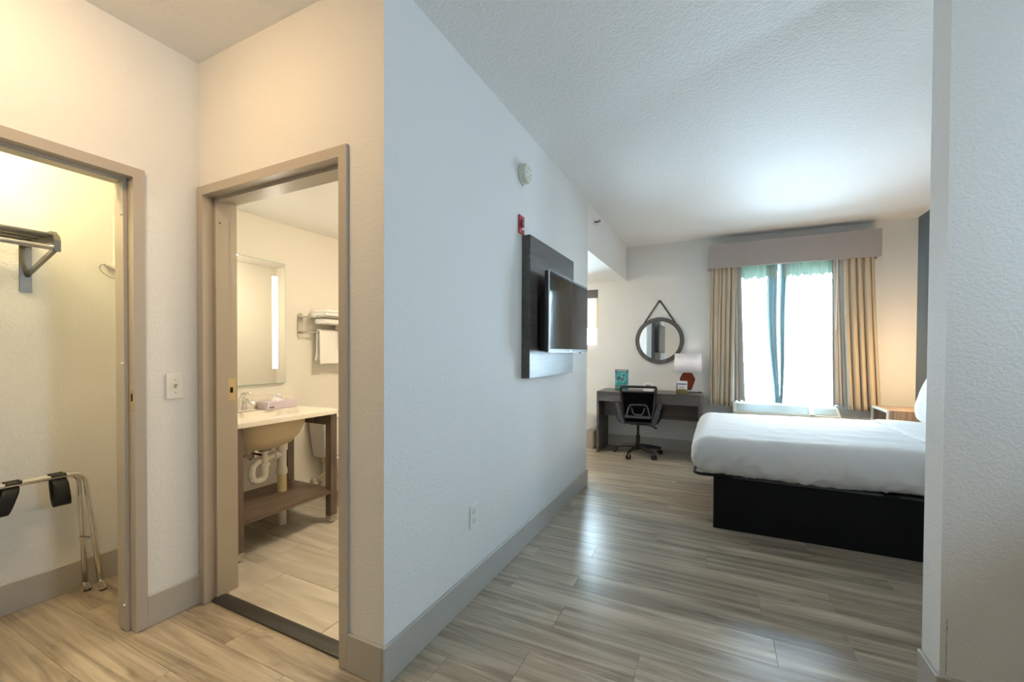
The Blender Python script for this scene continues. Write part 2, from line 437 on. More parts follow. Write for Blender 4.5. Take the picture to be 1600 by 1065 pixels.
struct('wall_bed', 'accent', [(AX, AX+0.13, SY1, FY, 0, CEIL)], 'dark slate accent wall at the head of the bed')
struct('wall_window', 'wall', [(-3.3, -2.5, FY, FY+0.17, 0, CEIL), (-2.5, -1.505, FY, FY+0.17, 0, 1.33), (-2.5, -1.505, FY, FY+0.17, 2.137, CEIL),
        (-1.505, 0.20, FY, FY+0.17, 0, CEIL), (0.20, 1.20, FY, FY+0.17, 0, 0.675), (0.20, 1.20, FY, FY+0.17, 2.28, CEIL), (1.20, 2.4, FY, FY+0.17, 0, CEIL)],
       'far bedroom wall with curtained window and round mirror')
struct('wall_right', 'wall', [(2.2, 2.35, -1.8, 1.0, 0, CEIL), (2.2, 2.35, 1.4, SY0, 0, CEIL), (2.2, 2.35, 1.0, 1.4, 0, 1.56), (2.2, 2.35, 1.0, 1.4, 1.98, CEIL)])
struct('wall_back', 'wall', [(-2.45, 2.35, -1.95, -1.8, 0, CEIL)])
struct('wall_closet_back', 'wall', [(-3.15, -3.03, -0.35, BY, 0, CEIL)], 'brightly lit rear wall inside the closet')
struct('wall_closet_side', 'wall', [(-3.03, HX-0.13, -0.35, -0.23, 0, CEIL)])
struct('ceiling_closet', 'ceil', [(-3.03, HX-0.13, -0.23, BY, 2.42, 2.46)])
struct('wall_bath_left', 'wall_bath', [(-3.15, -3.05, BY+0.135, 3.3, 0, CEIL)], 'beige bathroom wall behind vanity, mirror and towel rack')
struct('wall_bath_far', 'wall_bath', [(-3.15, TVX-0.13, 3.3, 3.4, 0, CEIL)])
struct('wall_bath_right', 'wall_bath', [(TVX-0.15, TVX-0.131, BY+0.136, 3.3, 0, 2.25)])
struct('ceiling_bath', 'ceil', [(-3.05, TVX-0.13, BY+0.135, 3.3, 2.252, 2.30)], 'low bathroom ceiling')
struct('wall_alcove_near', 'wall', [(-3.15, TVX-0.13, 3.79, 3.91, 0, CEIL)])
struct('wall_alcove_left', 'wall', [(-3.3, -3.15, 3.79, FY, 0, CEIL)])
struct('ceiling_alcove', 'ceil', [(-3.15, TVX, 3.911, FY-0.001, 2.23, CEIL-0.001)], 'dropped soffit over the alcove beyond the television wall')

# planks --------------------------------------------------------------
PW, PL, G = 0.182, 1.22, 0.0005
def plank_mesh(length, width):
    b = MB(); b.box(-length/2+G, length/2-G, -width/2+G, width/2-G, -0.0055, 0, bev=0.0006, seg=1)
    bmesh.ops.recalc_face_normals(b.bm, faces=b.bm.faces)
    me = bpy.data.meshes.new('plank'); b.bm.to_mesh(me); b.bm.free(); me.materials.append(M['plank']); return me
pcache = {}
def plank(x0, x1, yc, w=PW):
    k = (round(x1-x0, 3), round(w, 3))
    if k not in pcache: pcache[k] = plank_mesh(*k)
    o = bpy.data.objects.new('plank', pcache[k]); C.objects.link(o)
    o.location = ((x0+x1)/2, yc, 0); o.parent = floor
row0 = 1.064 - 16*PW
for r in range(43):
    y0 = row0 + r*PW; yc = y0 + PW/2
    if yc > FY + 0.05: break
    inbath = BY+0.05 < yc < 3.80
    xa = -3.10 if not inbath else -1.16
    xb = 2.2 if yc < SY0 else AX+0.01
    if yc < -0.3 and True: xa = -2.45
    off = {0: -1.89, 1: -0.99, 2: -0.70, 3: -0.28}[(r - 16) % 4] if r < 22 else {0: -0.688, 1: -0.05, 2: -0.36, 3: -1.02}[(r - 24) % 4 if (r - 24) % 2 == 0 else (r - 24) % 4]
    if r == 22: off = -0.69
    if r == 24: off = -0.688
    x = off
    while x > xa: x -= PL
    w = PW if y0 + PW <= FY + 0.01 else FY - y0
    while x < xb:
        a, c2 = max(x, xa), min(x+PL, xb)
        if c2 - a > 0.04: plank(a, c2, yc if w == PW else y0 + w/2, w)
        x += PL

# bathroom tiles ------------------------------------------------------
bath_floor = struct('floor_bathroom', 'grout', [(-3.05, TVX-0.15, 1.24, 3.3, -0.005, 0.003)], 'large beige travertine look tiles on the bathroom floor')
TL, TWd = 0.61, 0.29
def tile_me(l, w):
    b = MB(); b.box(-l/2+0.0012, l/2-0.0012, -w/2+0.0012, w/2-0.0012, 0, 0.005, bev=0.001, seg=1)
    bmesh.ops.recalc_face_normals(b.bm, faces=b.bm.faces)
    me = bpy.data.meshes.new('tile'); b.bm.to_mesh(me); b.bm.free(); me.materials.append(M['tile']); return me
tcache = {}
for r in range(8):
    y0 = 1.555 - TWd + r*TWd; off = -2.18 if r % 2 == 0 else -2.42
    y1 = min(y0 + TWd, 3.3)
    if y1 - y0 < 0.03: continue
    x = off
    while x > -3.05: x -= TL
    while x < TVX-0.15:
        a, c2 = max(x, -3.05), min(x+TL, TVX-0.15)
        if c2 - a > 0.03:
            k = (round(c2-a, 3), round(y1-y0, 3))
            if k not in tcache: tcache[k] = tile_me(*k)
            o = bpy.data.objects.new('tile', tcache[k]); C.objects.link(o)
            o.location = ((a+c2)/2, (y0+y1)/2, 0.002); o.parent = bath_floor
        x += TL

# baseboards ----------------------------------------------------------
BH, BT = 0.148, 0.013
def bboard(name, q, label=None):
    o = MB().box(*q, bev=0.0025, seg=1).build(name, 'trim', kind='structure')
    if label: o['label'] = label
bboard('baseboard_television', (TVX, TVX+BT, BY-BT, 3.91+0.012, 0, BH), 'tall grey baseboard along the television wall')
bboard('baseboard_bathroom', (-1.301, TVX-0.0005, BY-BT, BY, 0, BH), 'short taupe baseboard beside the bathroom door frame')
bboard('baseboard_closet', (HX, HX+BT, 0.973, BY, 0, BH-0.004), 'short taupe baseboard between closet and bathroom doorways')
bboard('baseboard_closet_back', (-3.03, -3.03+BT, -0.23, BY, 0, BH))
bboard('baseboard_partition_end', (SX-BT, SX, SY0-BT, SY1, 0, BH), 'grey baseboard around the partition wall end')
bboard('baseboard_partition', (SX+0.0005, 2.2, SY0-BT, SY0, 0, BH))
bboard('baseboard_window', (-3.15, AX, FY-BT, FY, 0, BH), 'grey baseboard below the desk on the window wall')
bboard('baseboard_bed', (AX-BT, AX, SY1, FY-BT, 0, BH))
bboard('baseboard_alcove', (-3.15, TVX-0.13, 3.91, 3.91+BT, 0, BH))
bboard('baseboard_right', (2.2-BT, 2.2, -1.8, SY0-BT, 0, BH))

# door frames ---------------------------------------------------------
PROF = [(0, -0.013), (0.0425, -0.013), (0.0425, 0.040), (0.0575, 0.040), (0.0575, 0.098), (0.0445, 0.098), (0.0445, 0.150), (0, 0.150)]
def door_frame(name, label, a0, a1, zt, to_world):
    root = thing(name, label, kind='structure')
    def member(nm, fa, fb):
        b = MB(); A = [b.bm.verts.new(to_world(*fa(o), d)) for o, d in PROF]; B = [b.bm.verts.new(to_world(*fb(o), d)) for o, d in PROF]
        n = len(PROF)
        for i in range(n): b.bm.faces.new((A[i], B[i], B[(i+1) % n], A[(i+1) % n]))
        b.bm.faces.new(A[::-1]); b.bm.faces.new(B)
        return b.build(nm, 'frame', root)
    j1 = member('jamb', lambda o: (a0+o, 0.004), lambda o: (a0+o, zt-o))
    member('head', lambda o: (a0+o, zt-o), lambda o: (a1-o, zt-o))
    j2 = member('jamb', lambda o: (a1-o, zt-o), lambda o: (a1-o, 0.004))
    return root, j1, j2
bath_frame, bj1, bj2 = door_frame('door_1', 'taupe metal frame around the bathroom doorway', -2.313, -1.300, 2.062, lambda a, z, d: (a, BY + d, z))
closet_frame, cj1, cj2 = door_frame('door_2', 'taupe metal frame around the closet opening', -0.045, 0.974, 2.060, lambda a, z, d: (HX - d, a, z))
# strike plates and silencers
sp = MB().box(-2.269, -2.2665, BY+0.101, BY+0.140, 1.000, 1.115, bev=0.001).build('strike_plate', 'brass', bj1, label='brass strike plate')
MB().box(-2.2668, -2.2655, BY+0.112, BY+0.126, 1.042, 1.070).build('latch_hole', 'hole', bath_frame)
sp = MB().box(-2.348, -2.308, 0.930, 0.9325, 0.985, 1.085, bev=0.001).build('strike_plate', 'brass', cj2, label='brass strike plate')
MB().box(-2.335, -2.322, 0.9293, 0.9303, 1.033, 1.066).build('latch_hole', 'hole', closet_frame)
for z in (0.12, 1.2, 1.86):
    MB().lathe([(0.006, 0.0), (0.006, -0.003), (0.003, -0.006), (0, -0.006)], (-2.372, 0.9165, z), 'Y', 10).build('silencer', 'white', closet_frame, True)
MB().lathe([(0.004, 0.0), (0.004, 0.002), (0, 0.002)], (-2.257, BY+0.06, 1.90), 'X', 10).build('screw_hole', 'hole', bath_frame)
# threshold
thp = [(BY+0.018, 0.0), (BY+0.020, 0.007), (BY+0.032, 0.015), (BY+0.055, 0.019), (BY+0.078, 0.016), (BY+0.090, 0.009), (BY+0.091, 0.0)]
MB().prism(thp, -2.2685, -1.345, 'X').build('threshold', 'rubber', bath_frame, True, label='black rubber threshold strip')

# windows -------------------------------------------------------------
def window(name, label, x0, x1, z0, z1, y, mull=1):
    root = thing(name, label, kind='structure')
    b = MB(); t = 0.045
    b.box(x0, x1, y, y+0.06, z0, z0+t); b.box(x0, x1, y, y+0.06, z1-t, z1); b.box(x0, x0+t, y, y+0.06, z0+t, z1-t); b.box(x1-t, x1, y, y+0.06, z0+t, z1-t)
    b.build('window_frame', 'alu', root)
    w = (x1-x0-2*t)/(mull+1)
    for i in range(mull):
        c = x0+t+w*(i+1); MB().box(c-0.02, c+0.02, y+0.008, y+0.05, z0+t, z1-t).build('mullion', 'alu', root)
    for i in range(mull+1):
        MB().box(x0+t+w*i+(0.02 if i else 0), x0+t+w*(i+1)-(0.02 if i < mull else 0), y+0.025, y+0.031, z0+t, z1-t).build('pane', 'glass', root)
    return root
window('window_1', 'bright bedroom window behind sheer curtains', 0.20, 1.20, 0.675, 2.28, FY+0.09)
window('window_2', 'narrow visible edge of the alcove window', -2.5, -1.505, 1.33, 2.137, FY+0.09)
w3 = thing('added_window', 'unseen side window added for cool light on the television wall', kind='structure')  # added out of view to bring cool daylight onto television wall and partition
b = MB(); b.box(2.27, 2.33, 1.0, 1.4, 1.56, 1.59); b.box(2.27, 2.33, 1.0, 1.4, 1.95, 1.98); b.box(2.27, 2.33, 1.0, 1.03, 1.59, 1.95); b.box(2.27, 2.33, 1.37, 1.4, 1.59, 1.95)
b.build('window_frame', 'alu', w3)
MB().box(2.297, 2.303, 1.03, 1.37, 1.59, 1.95).build('pane', 'glass', w3)

# ================================================================== OBJECTS
# ---- bed ------------------------------------------------------------
bed = thing('bed_base', 'matte black platform bed base under the white mattress', 'bed base', (0.9, 4.05, 0))
def under(o, p):
    o.parent = p; o.matrix_parent_inverse = Matrix.Translation(-Vector(p.location)) if p.rotation_euler.z == 0 else p.matrix_basis.inverted()
    return o
def W(mb, name, mat, parent, smooth=False, **k):
    """build a part given in world coordinates under a translated thing"""
    o = mb.build(name, mat, None, smooth, **k); return under(o, parent)
W(MB().box(-0.02, 1.80, 3.36, 3.385, 0, 0.365, bev=0.002), 'side_panel', 'blackbase', bed)
W(MB().box(-0.02, 1.80, 4.715, 4.74, 0, 0.365, bev=0.002), 'side_panel', 'blackbase', bed)
W(MB().box(-0.02, 0.005, 3.385, 4.715, 0, 0.365, bev=0.002), 'end_panel', 'blackbase', bed)
W(MB().box(1.775, 1.80, 3.385, 4.715, 0, 0.365, bev=0.002), 'end_panel', 'blackbase', bed)
W(MB().box(0.0, 1.80, 3.375, 4.725, 0.366, 0.380), 'deck', 'greyplastic', bed)
# retaining rail that curls round the foot corners
pts = [(0.10, 3.352, 0.386), (0.0, 3.345, 0.384)] + [(-0.09 + 0.06*math.cos(a), 3.405 + 0.06*math.sin(a), 0.382) for a in [(-PI/2 - i*PI/12) for i in range(7)]]
pts += [(-0.15, 4.05, 0.382)] + [(-0.09 + 0.06*math.cos(a), 4.695 + 0.06*math.sin(a), 0.382) for a in [(PI - i*PI/12) for i in range(7)]] + [(0.0, 4.755, 0.384), (0.10, 4.748, 0.386)]
W(MB().tube(pts, 0.011, 8), 'foot_rail', 'blackmet', bed, True)
for x in (0.05, 0.98): W(MB().prism([(x-0.045, 0.366), (x+0.045, 0.366), (x+0.022, 0.389), (x-0.03, 0.389)], 3.352, 3.40, 'Y', 0.002), 'rail_bracket', 'blackmet', bed)

X0, X1, Y0, Y1, Z0, Z1 = -0.175, 1.83, 3.255, 4.86, 0.392, 0.655
def mattress():
    b = MB(); t = bmesh.new()
    nx, ny, nz = 84, 46, 12
    # unit cube surface grid
    bmesh.ops.create_cube(t, size=1.0)
    t.free()
    def squash(p):
        # p in [-1,1]^3 on cube surface -> rounded box
        x, y, z = p
        hx, hy, hz = (X1-X0)/2, (Y1-Y0)/2, (Z1-Z0)/2
        r = 0.125
        q = Vector((x*hx, y*hy, z*hz)); core = Vector((max(-hx+r, min(hx-r, q.x)), max(-hy+r, min(hy-r, q.y)), max(-hz+r, min(hz-r, q.z))))
        d = q - core
        if d.length > 1e-9: q = core + d.normalized()*min(r, max(d.length, 0)) if d.length > r or True and d.length > 0 and max(abs(x), abs(y), abs(z)) >= 0.999 else q
        w = Vector(((X0+X1)/2 + q.x, (Y0+Y1)/2 + q.y, (Z0+Z1)/2 + q.z))
        # bulging foot, settled top, soft wrinkles on the drop
        side = max(0.0, 1.0 - (w.z - Z0)/0.2)
        onside = max(abs(q.y)/hy, abs(q.x)/hx)
        k = 0.0
        if onside > 0.86:
            s = w.x*1.0 + w.y
            n = abs(noise.noise(Vector((w.x*7 + w.z*6, w.y*7, w.z*3.0))))*1.6 + 0.9*abs(noise.noise(Vector((w.x*16 - w.z*16, w.y*16, w.z*5 + 3)))) + 0.35*noise.noise(Vector((w.x*38 + w.z*26, w.y*38, w.z*10))) - 0.6
            k = 0.020*n*(0.25 + side)
        else:
            n = noise.noise(Vector((w.x*1.5, w.y*7, 1.0))) + 0.4*noise.noise(Vector((w.x*5, w.y*13, 4.0)))
            k = 0.0040*n
        dirv = d.normalized() if d.length > 1e-6 else Vector((0, 0, 1))
        w += dirv*k
        if w.z < Z0 + 0.09:
            w.z += 0.010*noise.noise(Vector((w.x*3.2, w.y*3.2, 7.0)))
            w.z -= 0.012*(0.5 - 0.5*math.cos(min(1, max(0, (w.x-0.1)/0.8))*2*PI))*(1 if w.y < 4 else 0)
        w.z += 0.010*(1 - ((w.y-(Y0+Y1)/2)/hy)**2)*(1 if q.z > 0 else 0)
        w.z += 0.018*max(0.0, min(1.0, (w.x - 0.2)/1.2))*(1 if q.z > 0 else 0)
        return w
    def face(fn, nu, nv): b.grid(nu, nv, lambda u, v: squash(fn(2*u-1, 2*v-1)))
    face(lambda u, v: (u, v, 1), nx, ny); face(lambda u, v: (u, v, -1), nx, ny)
    face(lambda u, v: (u, -1, v), nx, nz*2); face(lambda u, v: (u, 1, v), nx, nz*2)
    face(lambda u, v: (-1, u, v), ny, nz*2); face(lambda u, v: (1, u, v), ny, nz*2)
    bmesh.ops.remove_doubles(b.bm, verts=b.bm.verts, dist=0.0004)
    return b
tag(mattress().build('mattress', 'sheet', smooth=True, sharp=180), 'queen mattress tightly wrapped in rumpled white bedding', 'mattress')
def top_z(x, y):
    return Z1 + 0.010*(1 - ((y-(Y0+Y1)/2)/((Y1-Y0)/2))**2) + 0.018*max(0.0, min(1.0, (x-0.2)/1.2))
# turned-down sheet near the pillows
def fold(u, v):
    x = 1.205 + u*0.60 + 0.02*v; y = 3.34 + v*1.44
    return (x, y, top_z(x, y) + 0.008 + 0.006*math.sin(v*9)*math.sin(u*5+1) + 0.004*noise.noise(Vector((x*8, y*8, 0))) - 0.012*max(0, abs(v-0.5)*2-0.85)/0.15 - (0.008 if u < 0.02 else 0))
tag(MB().grid(16, 40, fold).build('turned_down_sheet', 'sheet', smooth=True, solid=0.010, sharp=180), 'white turned-down top sheet band lying across the mattress near the pillows', 'sheet')
def pillow(cx, cy, cz, tilt, label):
    b = MB(); L, H, T = 0.34, 0.235, 0.085
    def fn(u, v):
        a = u*2*PI; ph = (v-0.5)*PI
        c, s = math.cos(a), math.sin(a); e = 0.42
        X = math.copysign(abs(c)**e, c)*math.copysign(abs(math.cos(ph))**0.55, 1)*L
        Z = math.copysign(abs(s)**e, s)*math.copysign(abs(math.cos(ph))**0.55, 1)*H
        Y = math.sin(ph)*T*(1 - 0.55*(abs(X)/L)**3)*(1 - 0.55*(abs(Z)/H)**3)
        w = 0.010*noise.noise(Vector((X*9, Y*9, Z*9 + cy)))
        return (Y + w, X + w*0.4, Z + w)
    b.grid(49, 21, fn); bmesh.ops.remove_doubles(b.bm, verts=b.bm.verts, dist=0.0005)
    o = b.build('pillow', 'sheet', smooth=True, loc=(cx, cy, cz), sharp=180); o.rotation_euler = (0, tilt, 0)
    return tag(o, label, 'pillow')
pillow(1.575, 4.42, 0.925, 0.30, 'white pillow propped up at the head of the bed by the nightstand')

# ---- nightstand and reading light ----------------------------------
ns = thing('nightstand', 'wood grain nightstand with open pale-edged cubby beside the bed', 'nightstand', (1.62, 5.13, 0))
nx0, nx1, ny0, ny1, nz0, nz1 = 1.385, 1.83, 4.93, 5.36, 0.0, 0.745
W(MB().box(nx0+0.012, nx1, ny0, ny1, nz1-0.03, nz1, bev=0.002), 'top', 'nightwood', ns)
W(MB().box(nx0+0.012, nx1, ny0, ny0+0.025, 0.02, nz1-0.03), 'side_panel', 'nightwood', ns)
W(MB().box(nx0+0.012, nx1, ny1-0.025, ny1, 0.02, nz1-0.03), 'side_panel', 'nightwood', ns)
W(MB().box(nx1-0.02, nx1, ny0+0.025, ny1-0.025, 0.02, nz1-0.03), 'back_panel', 'nightwood', ns)
W(MB().box(nx0+0.012, nx1-0.02, ny0+0.025, ny1-0.025, 0.50, 0.525), 'shelf', 'nightwood', ns)
b = MB(); t = 0.018
b.box(nx0, nx0+0.012, ny0, ny1, nz1-t, nz1); b.box(nx0, nx0+0.012, ny0, ny0+t, 0.49, nz1-t); b.box(nx0, nx0+0.012, ny1-t, ny1, 0.49, nz1-t); b.box(nx0, nx0+0.012, ny0+t, ny1-t, 0.49, 0.51)
W(b, 'edge_frame', 'cream', ns)
dr = W(MB().box(nx0+0.002, nx0+0.022, ny0+0.004, ny1-0.004, 0.06, 0.48, bev=0.002), 'drawer', 'nightwood', ns)
k = MB().tube([(nx0-0.02, 5.10, 0.40), (nx0-0.02, 5.19, 0.40)], 0.006).build('handle', 'nickel', None, True); k.parent = dr; k.matrix_parent_inverse = Matrix.Translation(-Vector(ns.location))
W(MB().box(nx0, nx1-0.02, ny0, ny1, 0.0, 0.05), 'plinth', 'blackbase', ns)
sc = thing('wall_sconce', 'warm lit reading sconce on the slate bed wall', 'lamp', (AX, 4.90, 1.15))
M['sconce_glow'] = plain('sconce_glow', (1, 0.9, 0.75), 0.5, emit=((1.0, 0.66, 0.32), SCONCE))
W(MB().box(AX-0.012, AX-0.0005, 4.86, 4.94, 1.08, 1.22, bev=0.003), 'wall_plate', 'nickel', sc)
W(MB().tube([(AX-0.012, 4.90, 1.15), (AX-0.06, 4.90, 1.15)], 0.008), 'arm', 'nickel', sc, True)
W(MB().lathe([(0.0, 1.08), (0.035, 1.08), (0.045, 1.10), (0.045, 1.20), (0.035, 1.22), (0, 1.22)], (AX-0.10, 4.90, 0), 'Z', 20), 'shade', 'sconce_glow', sc, True)

# ---- curtains and window dressing ----------------------------------
val = thing('valance', 'straight taupe fabric valance box above the bedroom window', 'valance', (0.69, FY, 2.27))
vx0, vx1, vy, vz0, vz1 = -0.118, 1.507, 5.60, 2.271, 2.556
W(MB().box(vx0, vx1, vy-0.012, vy+0.008, vz0, vz1, bev=0.003), 'front_board', 'valance', val)
for x in (vx0, vx1-0.02): W(MB().box(x, x+0.02, vy+0.008, FY-0.0005, vz0, vz1, bev=0.002), 'return_board', 'valance', val)
W(MB().box(vx0+0.02, vx1-0.02, vy+0.008, FY-0.0005, vz1-0.02, vz1-0.002), 'top_board', 'valance', val)
W(MB().tube([(vx0+0.03, 5.67, 2.44), (vx1-0.03, 5.67, 2.44)], 0.010), 'curtain_track', 'alu', val, True)

def drape(name, mat, xt0, xt1, xb0, xb1, zt, zb, y, nf, amp, label, seed, flare=0.0, parent=None):
    rnd = random.Random(seed); ph = [rnd.uniform(-0.9, 0.9) for _ in range(nf+2)]
    cuts = [0.0]
    for _ in range(nf): cuts.append(cuts[-1] + rnd.uniform(0.45, 1.6))
    cuts = [c/cuts[-1] for c in cuts]
    def warp(u):
        for k in range(nf):
            if u <= cuts[k+1] or k == nf-1: return k + (u-cuts[k])/(cuts[k+1]-cuts[k])
    def fn(u, v):
        # v: 0 top .. 1 bottom
        z = zt + (zb-zt)*v
        e = v**1.3
        xa = xt0 + (xb0-xt0)*e; xb = xt1 + (xb1-xt1)*e
        s = warp(u); i = int(min(s, nf-1e-6)); f = s - i
        p = ph[i]*(1-f) + ph[i+1]*f
        wv = math.sin(2*PI*s + p*2.0 + 0.7*v*p)
        a = amp*(0.55 + 0.55*v)*(0.75 + 0.5*abs(p))
        x = xa + (xb-xa)*u + 0.35*a*math.cos(2*PI*s + p)
        yy = y + a*(abs(wv)**0.8*math.copysign(1, wv)) - flare*v*v
        zz = z - (0.012*math.sin(2*PI*s+1) if v > 0.98 else 0)
        return (x, yy, zz)
    o = MB().grid(nf*14+1, 26, fn).build(name, mat, parent, smooth=True, solid=0.004, sharp=180)
    if parent is not None: o['label'] = label; return o
    return tag(o, label, 'curtain')
dL = drape('curtain', 'drape', -0.095, 0.175, -0.095, 0.150, 2.43, 0.632, 5.655, 7, 0.024, 'tan drape hanging left of the window beside the lamp', 3)
drape('curtain_lining', 'lining', 0.165, 0.235, 0.175, 0.29, 2.43, 0.69, 5.70, 2, 0.014, 'grey lined inner edge', 8, 0.0, dL)
dR = drape('curtain', 'drape', 1.19, 1.46, 1.255, 1.535, 2.43, 0.655, 5.655, 5, 0.030, 'tan drape hanging right of the window, warmly lit above the nightstand', 5, 0.02)
drape('curtain_lining', 'lining', 1.105, 1.20, 1.13, 1.275, 2.43, 0.692, 5.690, 3, 0.018, 'grey lined inner edge', 11, 0.01, dR)
def sheer(x0, x1, nf, label, seed, mid):
    rnd = random.Random(seed); k = [rnd.uniform(0.6, 1.4) for _ in range(nf+2)]
    def fn(u, v):
        s = u*nf; i = int(min(s, nf-1e-6))
        x = x0 + (x1-x0)*u
        return (x, 5.735 + 0.012*k[i]*math.sin(2*PI*s), 2.43 + (0.69-2.43)*v)
    o = MB().grid(nf*10+1, 14, fn).build('sheer_curtain', 'sheer', smooth=True, sharp=180)
    return tag(o, label, 'curtain')
sL = sheer(0.215, 0.60, 7, 'left white sheer curtain glowing in the window', 2, 0)
sR = sheer(0.66, 1.20, 9, 'right white sheer curtain glowing in the window', 4, 0)
# gathered leading edges of the two sheers
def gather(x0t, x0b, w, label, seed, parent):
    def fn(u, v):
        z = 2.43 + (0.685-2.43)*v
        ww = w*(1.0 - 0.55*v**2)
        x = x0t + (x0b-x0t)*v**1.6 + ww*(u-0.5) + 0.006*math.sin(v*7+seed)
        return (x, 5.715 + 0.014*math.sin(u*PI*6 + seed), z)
    return MB().grid(31, 26, fn).build('sheer_edge', 'gather_light_tint', parent, smooth=True, solid=0.002, sharp=180, label=label)
gather(0.545, 0.615, 0.11, 'gathered sheer edge with blue green window light in its colour', 1, sL)
gather(0.668, 0.655, 0.06, 'gathered sheer edge with blue green window light in its colour', 2, sR)
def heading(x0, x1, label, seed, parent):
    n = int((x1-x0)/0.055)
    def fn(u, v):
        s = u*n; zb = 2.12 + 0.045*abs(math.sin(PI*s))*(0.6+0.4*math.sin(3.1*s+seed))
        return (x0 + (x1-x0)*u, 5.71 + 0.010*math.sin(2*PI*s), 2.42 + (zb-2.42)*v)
    return MB().grid(n*8+1, 8, fn).build('sheer_heading', 'heading_light_tint', parent, smooth=True, sharp=180, label=label)
heading(0.22, 0.60, 'pleated sheer heading with green outside light in its colour', 1, sL)
heading(0.64, 1.14, 'pleated sheer heading with green outside light in its colour', 2, sR)
for x, par in ((0.625, sL), (0.693, sR), (1.148, dR)):
    MB().tube([(x, 5.64, 2.44), (x-0.003, 5.64, 1.52)], 0.0045, 8).build('curtain_wand', 'white', par, smooth=True)

# alcove window shade
bl = thing('roller_blind', 'beige blind with dark headrail half covering the alcove window', 'blind', (-2.0, FY, 2.0))
W(MB().box(-2.5, -1.508, FY+0.02, FY+0.075, 2.025, 2.135, bev=0.003), 'headrail', 'blindbox', bl)
W(MB().box(-2.49, -1.512, FY+0.045, FY+0.049, 1.615, 2.03), 'blind_fabric', 'shade_blind', bl)
W(MB().box(-2.49, -1.512, FY+0.038, FY+0.056, 1.60, 1.618, bev=0.002), 'bottom_bar', 'alu', bl)

# ---- air conditioner ------------------------------------------------
ac = thing('air_conditioner', 'beige wall air conditioner with grille top below the window', 'air conditioner', (0.67, 5.64, 0))
ax0, ax1 = 0.165, 1.175
prof = [(5.50, 0.10), (FY-0.014, 0.10), (FY-0.014, 0.672), (5.66, 0.672), (5.50, 0.585)]
W(MB().prism(prof, ax0, ax1, 'X', 0.006), 'body', 'ac', ac, True)
sl = Vector((0, 5.66-5.50, 0.672-0.585)).normalized(); nrm = Vector((0, -sl.z, sl.y))
def slope_box(x0, x1, s0, s1, h, e=0.0):
    base = Vector((0, 5.50, 0.585)); b = MB(); t = bmesh.new()
    P = lambda x, s, hh: Vector((x, 0, 0)) + base + sl*s + nrm*hh
    v = [t.verts.new(P(x, s, hh)) for x in (x0, x1) for s in (s0, s1) for hh in (e, h)]
    for f in ((0,1,3,2),(4,6,7,5),(0,4,5,1),(2,3,7,6),(0,2,6,4),(1,5,7,3)): t.faces.new([v[i] for i in f])
    return b.merge(t)
gr = W(slope_box(ax0+0.035, 0.895, 0.02, 0.165, 0.003, -0.002), 'grille', 'acgrille', ac)
for i in range(6):
    x = ax0+0.035 + (0.895-ax0-0.035)*(i+0.5)/6
    s_ = slope_box(x-0.003, x+0.003, 0.02, 0.165, 0.007, 0.002).build('slat', 'ac', None); s_.parent = gr; s_.matrix_parent_inverse = Matrix.Translation(-Vector(ac.location))
for j in range(7):
    s0 = 0.03 + j*0.019
    s_ = slope_box(ax0+0.037, 0.893, s0, s0+0.004, 0.005, 0.002).build('louvre', 'acgrille', None); s_.parent = gr; s_.matrix_parent_inverse = Matrix.Translation(-Vector(ac.location))
W(slope_box(0.90, 0.945, 0.005, 0.175, 0.012, -0.002), 'divider', 'ac', ac)
cp = W(slope_box(0.955, ax1-0.025, 0.03, 0.15, 0.004, -0.002), 'control_panel', 'acgrille', ac)
for x, s0, m_ in ((0.985, 0.05, 'acbtn_b'), (0.985, 0.085, 'acbtn_b'), (1.045, 0.05, 'acbtn_r'), (1.045, 0.09, 'white'), (1.10, 0.07, 'white')):
    s_ = slope_box(x, x+0.03, s0, s0+0.022, 0.009, 0.003).build('button', m_, None); s_.parent = cp; s_.matrix_parent_inverse = Matrix.Translation(-Vector(ac.location))

# ---- desk and what stands on it ------------------------------------
desk = thing('desk', 'dark grey brown writing desk against the far wall', 'desk', (-0.77, 5.5, 0))
dx0, dx1, dy0, dy1, dz = -1.376, -0.168, 5.25, FY-0.016, 0.775
W(MB().box(dx0, dx1, dy0, dy1, dz-0.028, dz, bev=0.0015), 'top', 'darkwood', desk)
for a in (dx0, dx1-0.030): W(MB().box(a, a+0.030, dy0, dy1, 0.0, dz-0.028, bev=0.0015), 'side_panel', 'darkwood', desk)
W(MB().box(dx0+0.030, dx1-0.030, dy0+0.004, dy0+0.024, 0.652, dz-0.029, bev=0.001), 'apron', 'darkwood', desk)
W(MB().box(dx0+0.030, dx1-0.030, 5.56, 5.58, 0.43, dz-0.028, bev=0.001), 'modesty_panel', 'darkwood', desk)

lamp = thing('table_lamp', 'table lamp with white drum shade and amber hexagonal base on the desk', 'lamp', (-0.33, 5.55, dz))
LX, LY = -0.33, 5.55
W(MB().box(LX-0.045, LX+0.045, LY-0.045, LY+0.045, dz, dz+0.035, bev=0.004), 'foot', 'acrylic', lamp)
hexo = [(LX-0.05, 0.812), (LX+0.045, 0.812), (LX+0.088, 0.945), (LX+0.048, 1.022), (LX-0.052, 1.022), (LX-0.092, 0.945)]
W(MB().prism(hexo, LY-0.04, LY+0.04, 'Y', 0.008), 'base', 'amber', lamp, True)
W(MB().tube([(LX, LY, 1.02), (LX, LY, 1.10)], 0.008), 'stem', 'nickel', lamp, True)
W(MB().lathe([(0.155, 1.027), (0.150, 1.255)], (LX, LY, 0), 'Z', 40), 'shade', 'lampshade', lamp, True, solid=0.003)
b = MB()
for a in range(3): b.tube([(LX, LY, 1.10), (LX+0.151*math.cos(a*2.09), LY+0.151*math.sin(a*2.09), 1.10)], 0.002, 6)
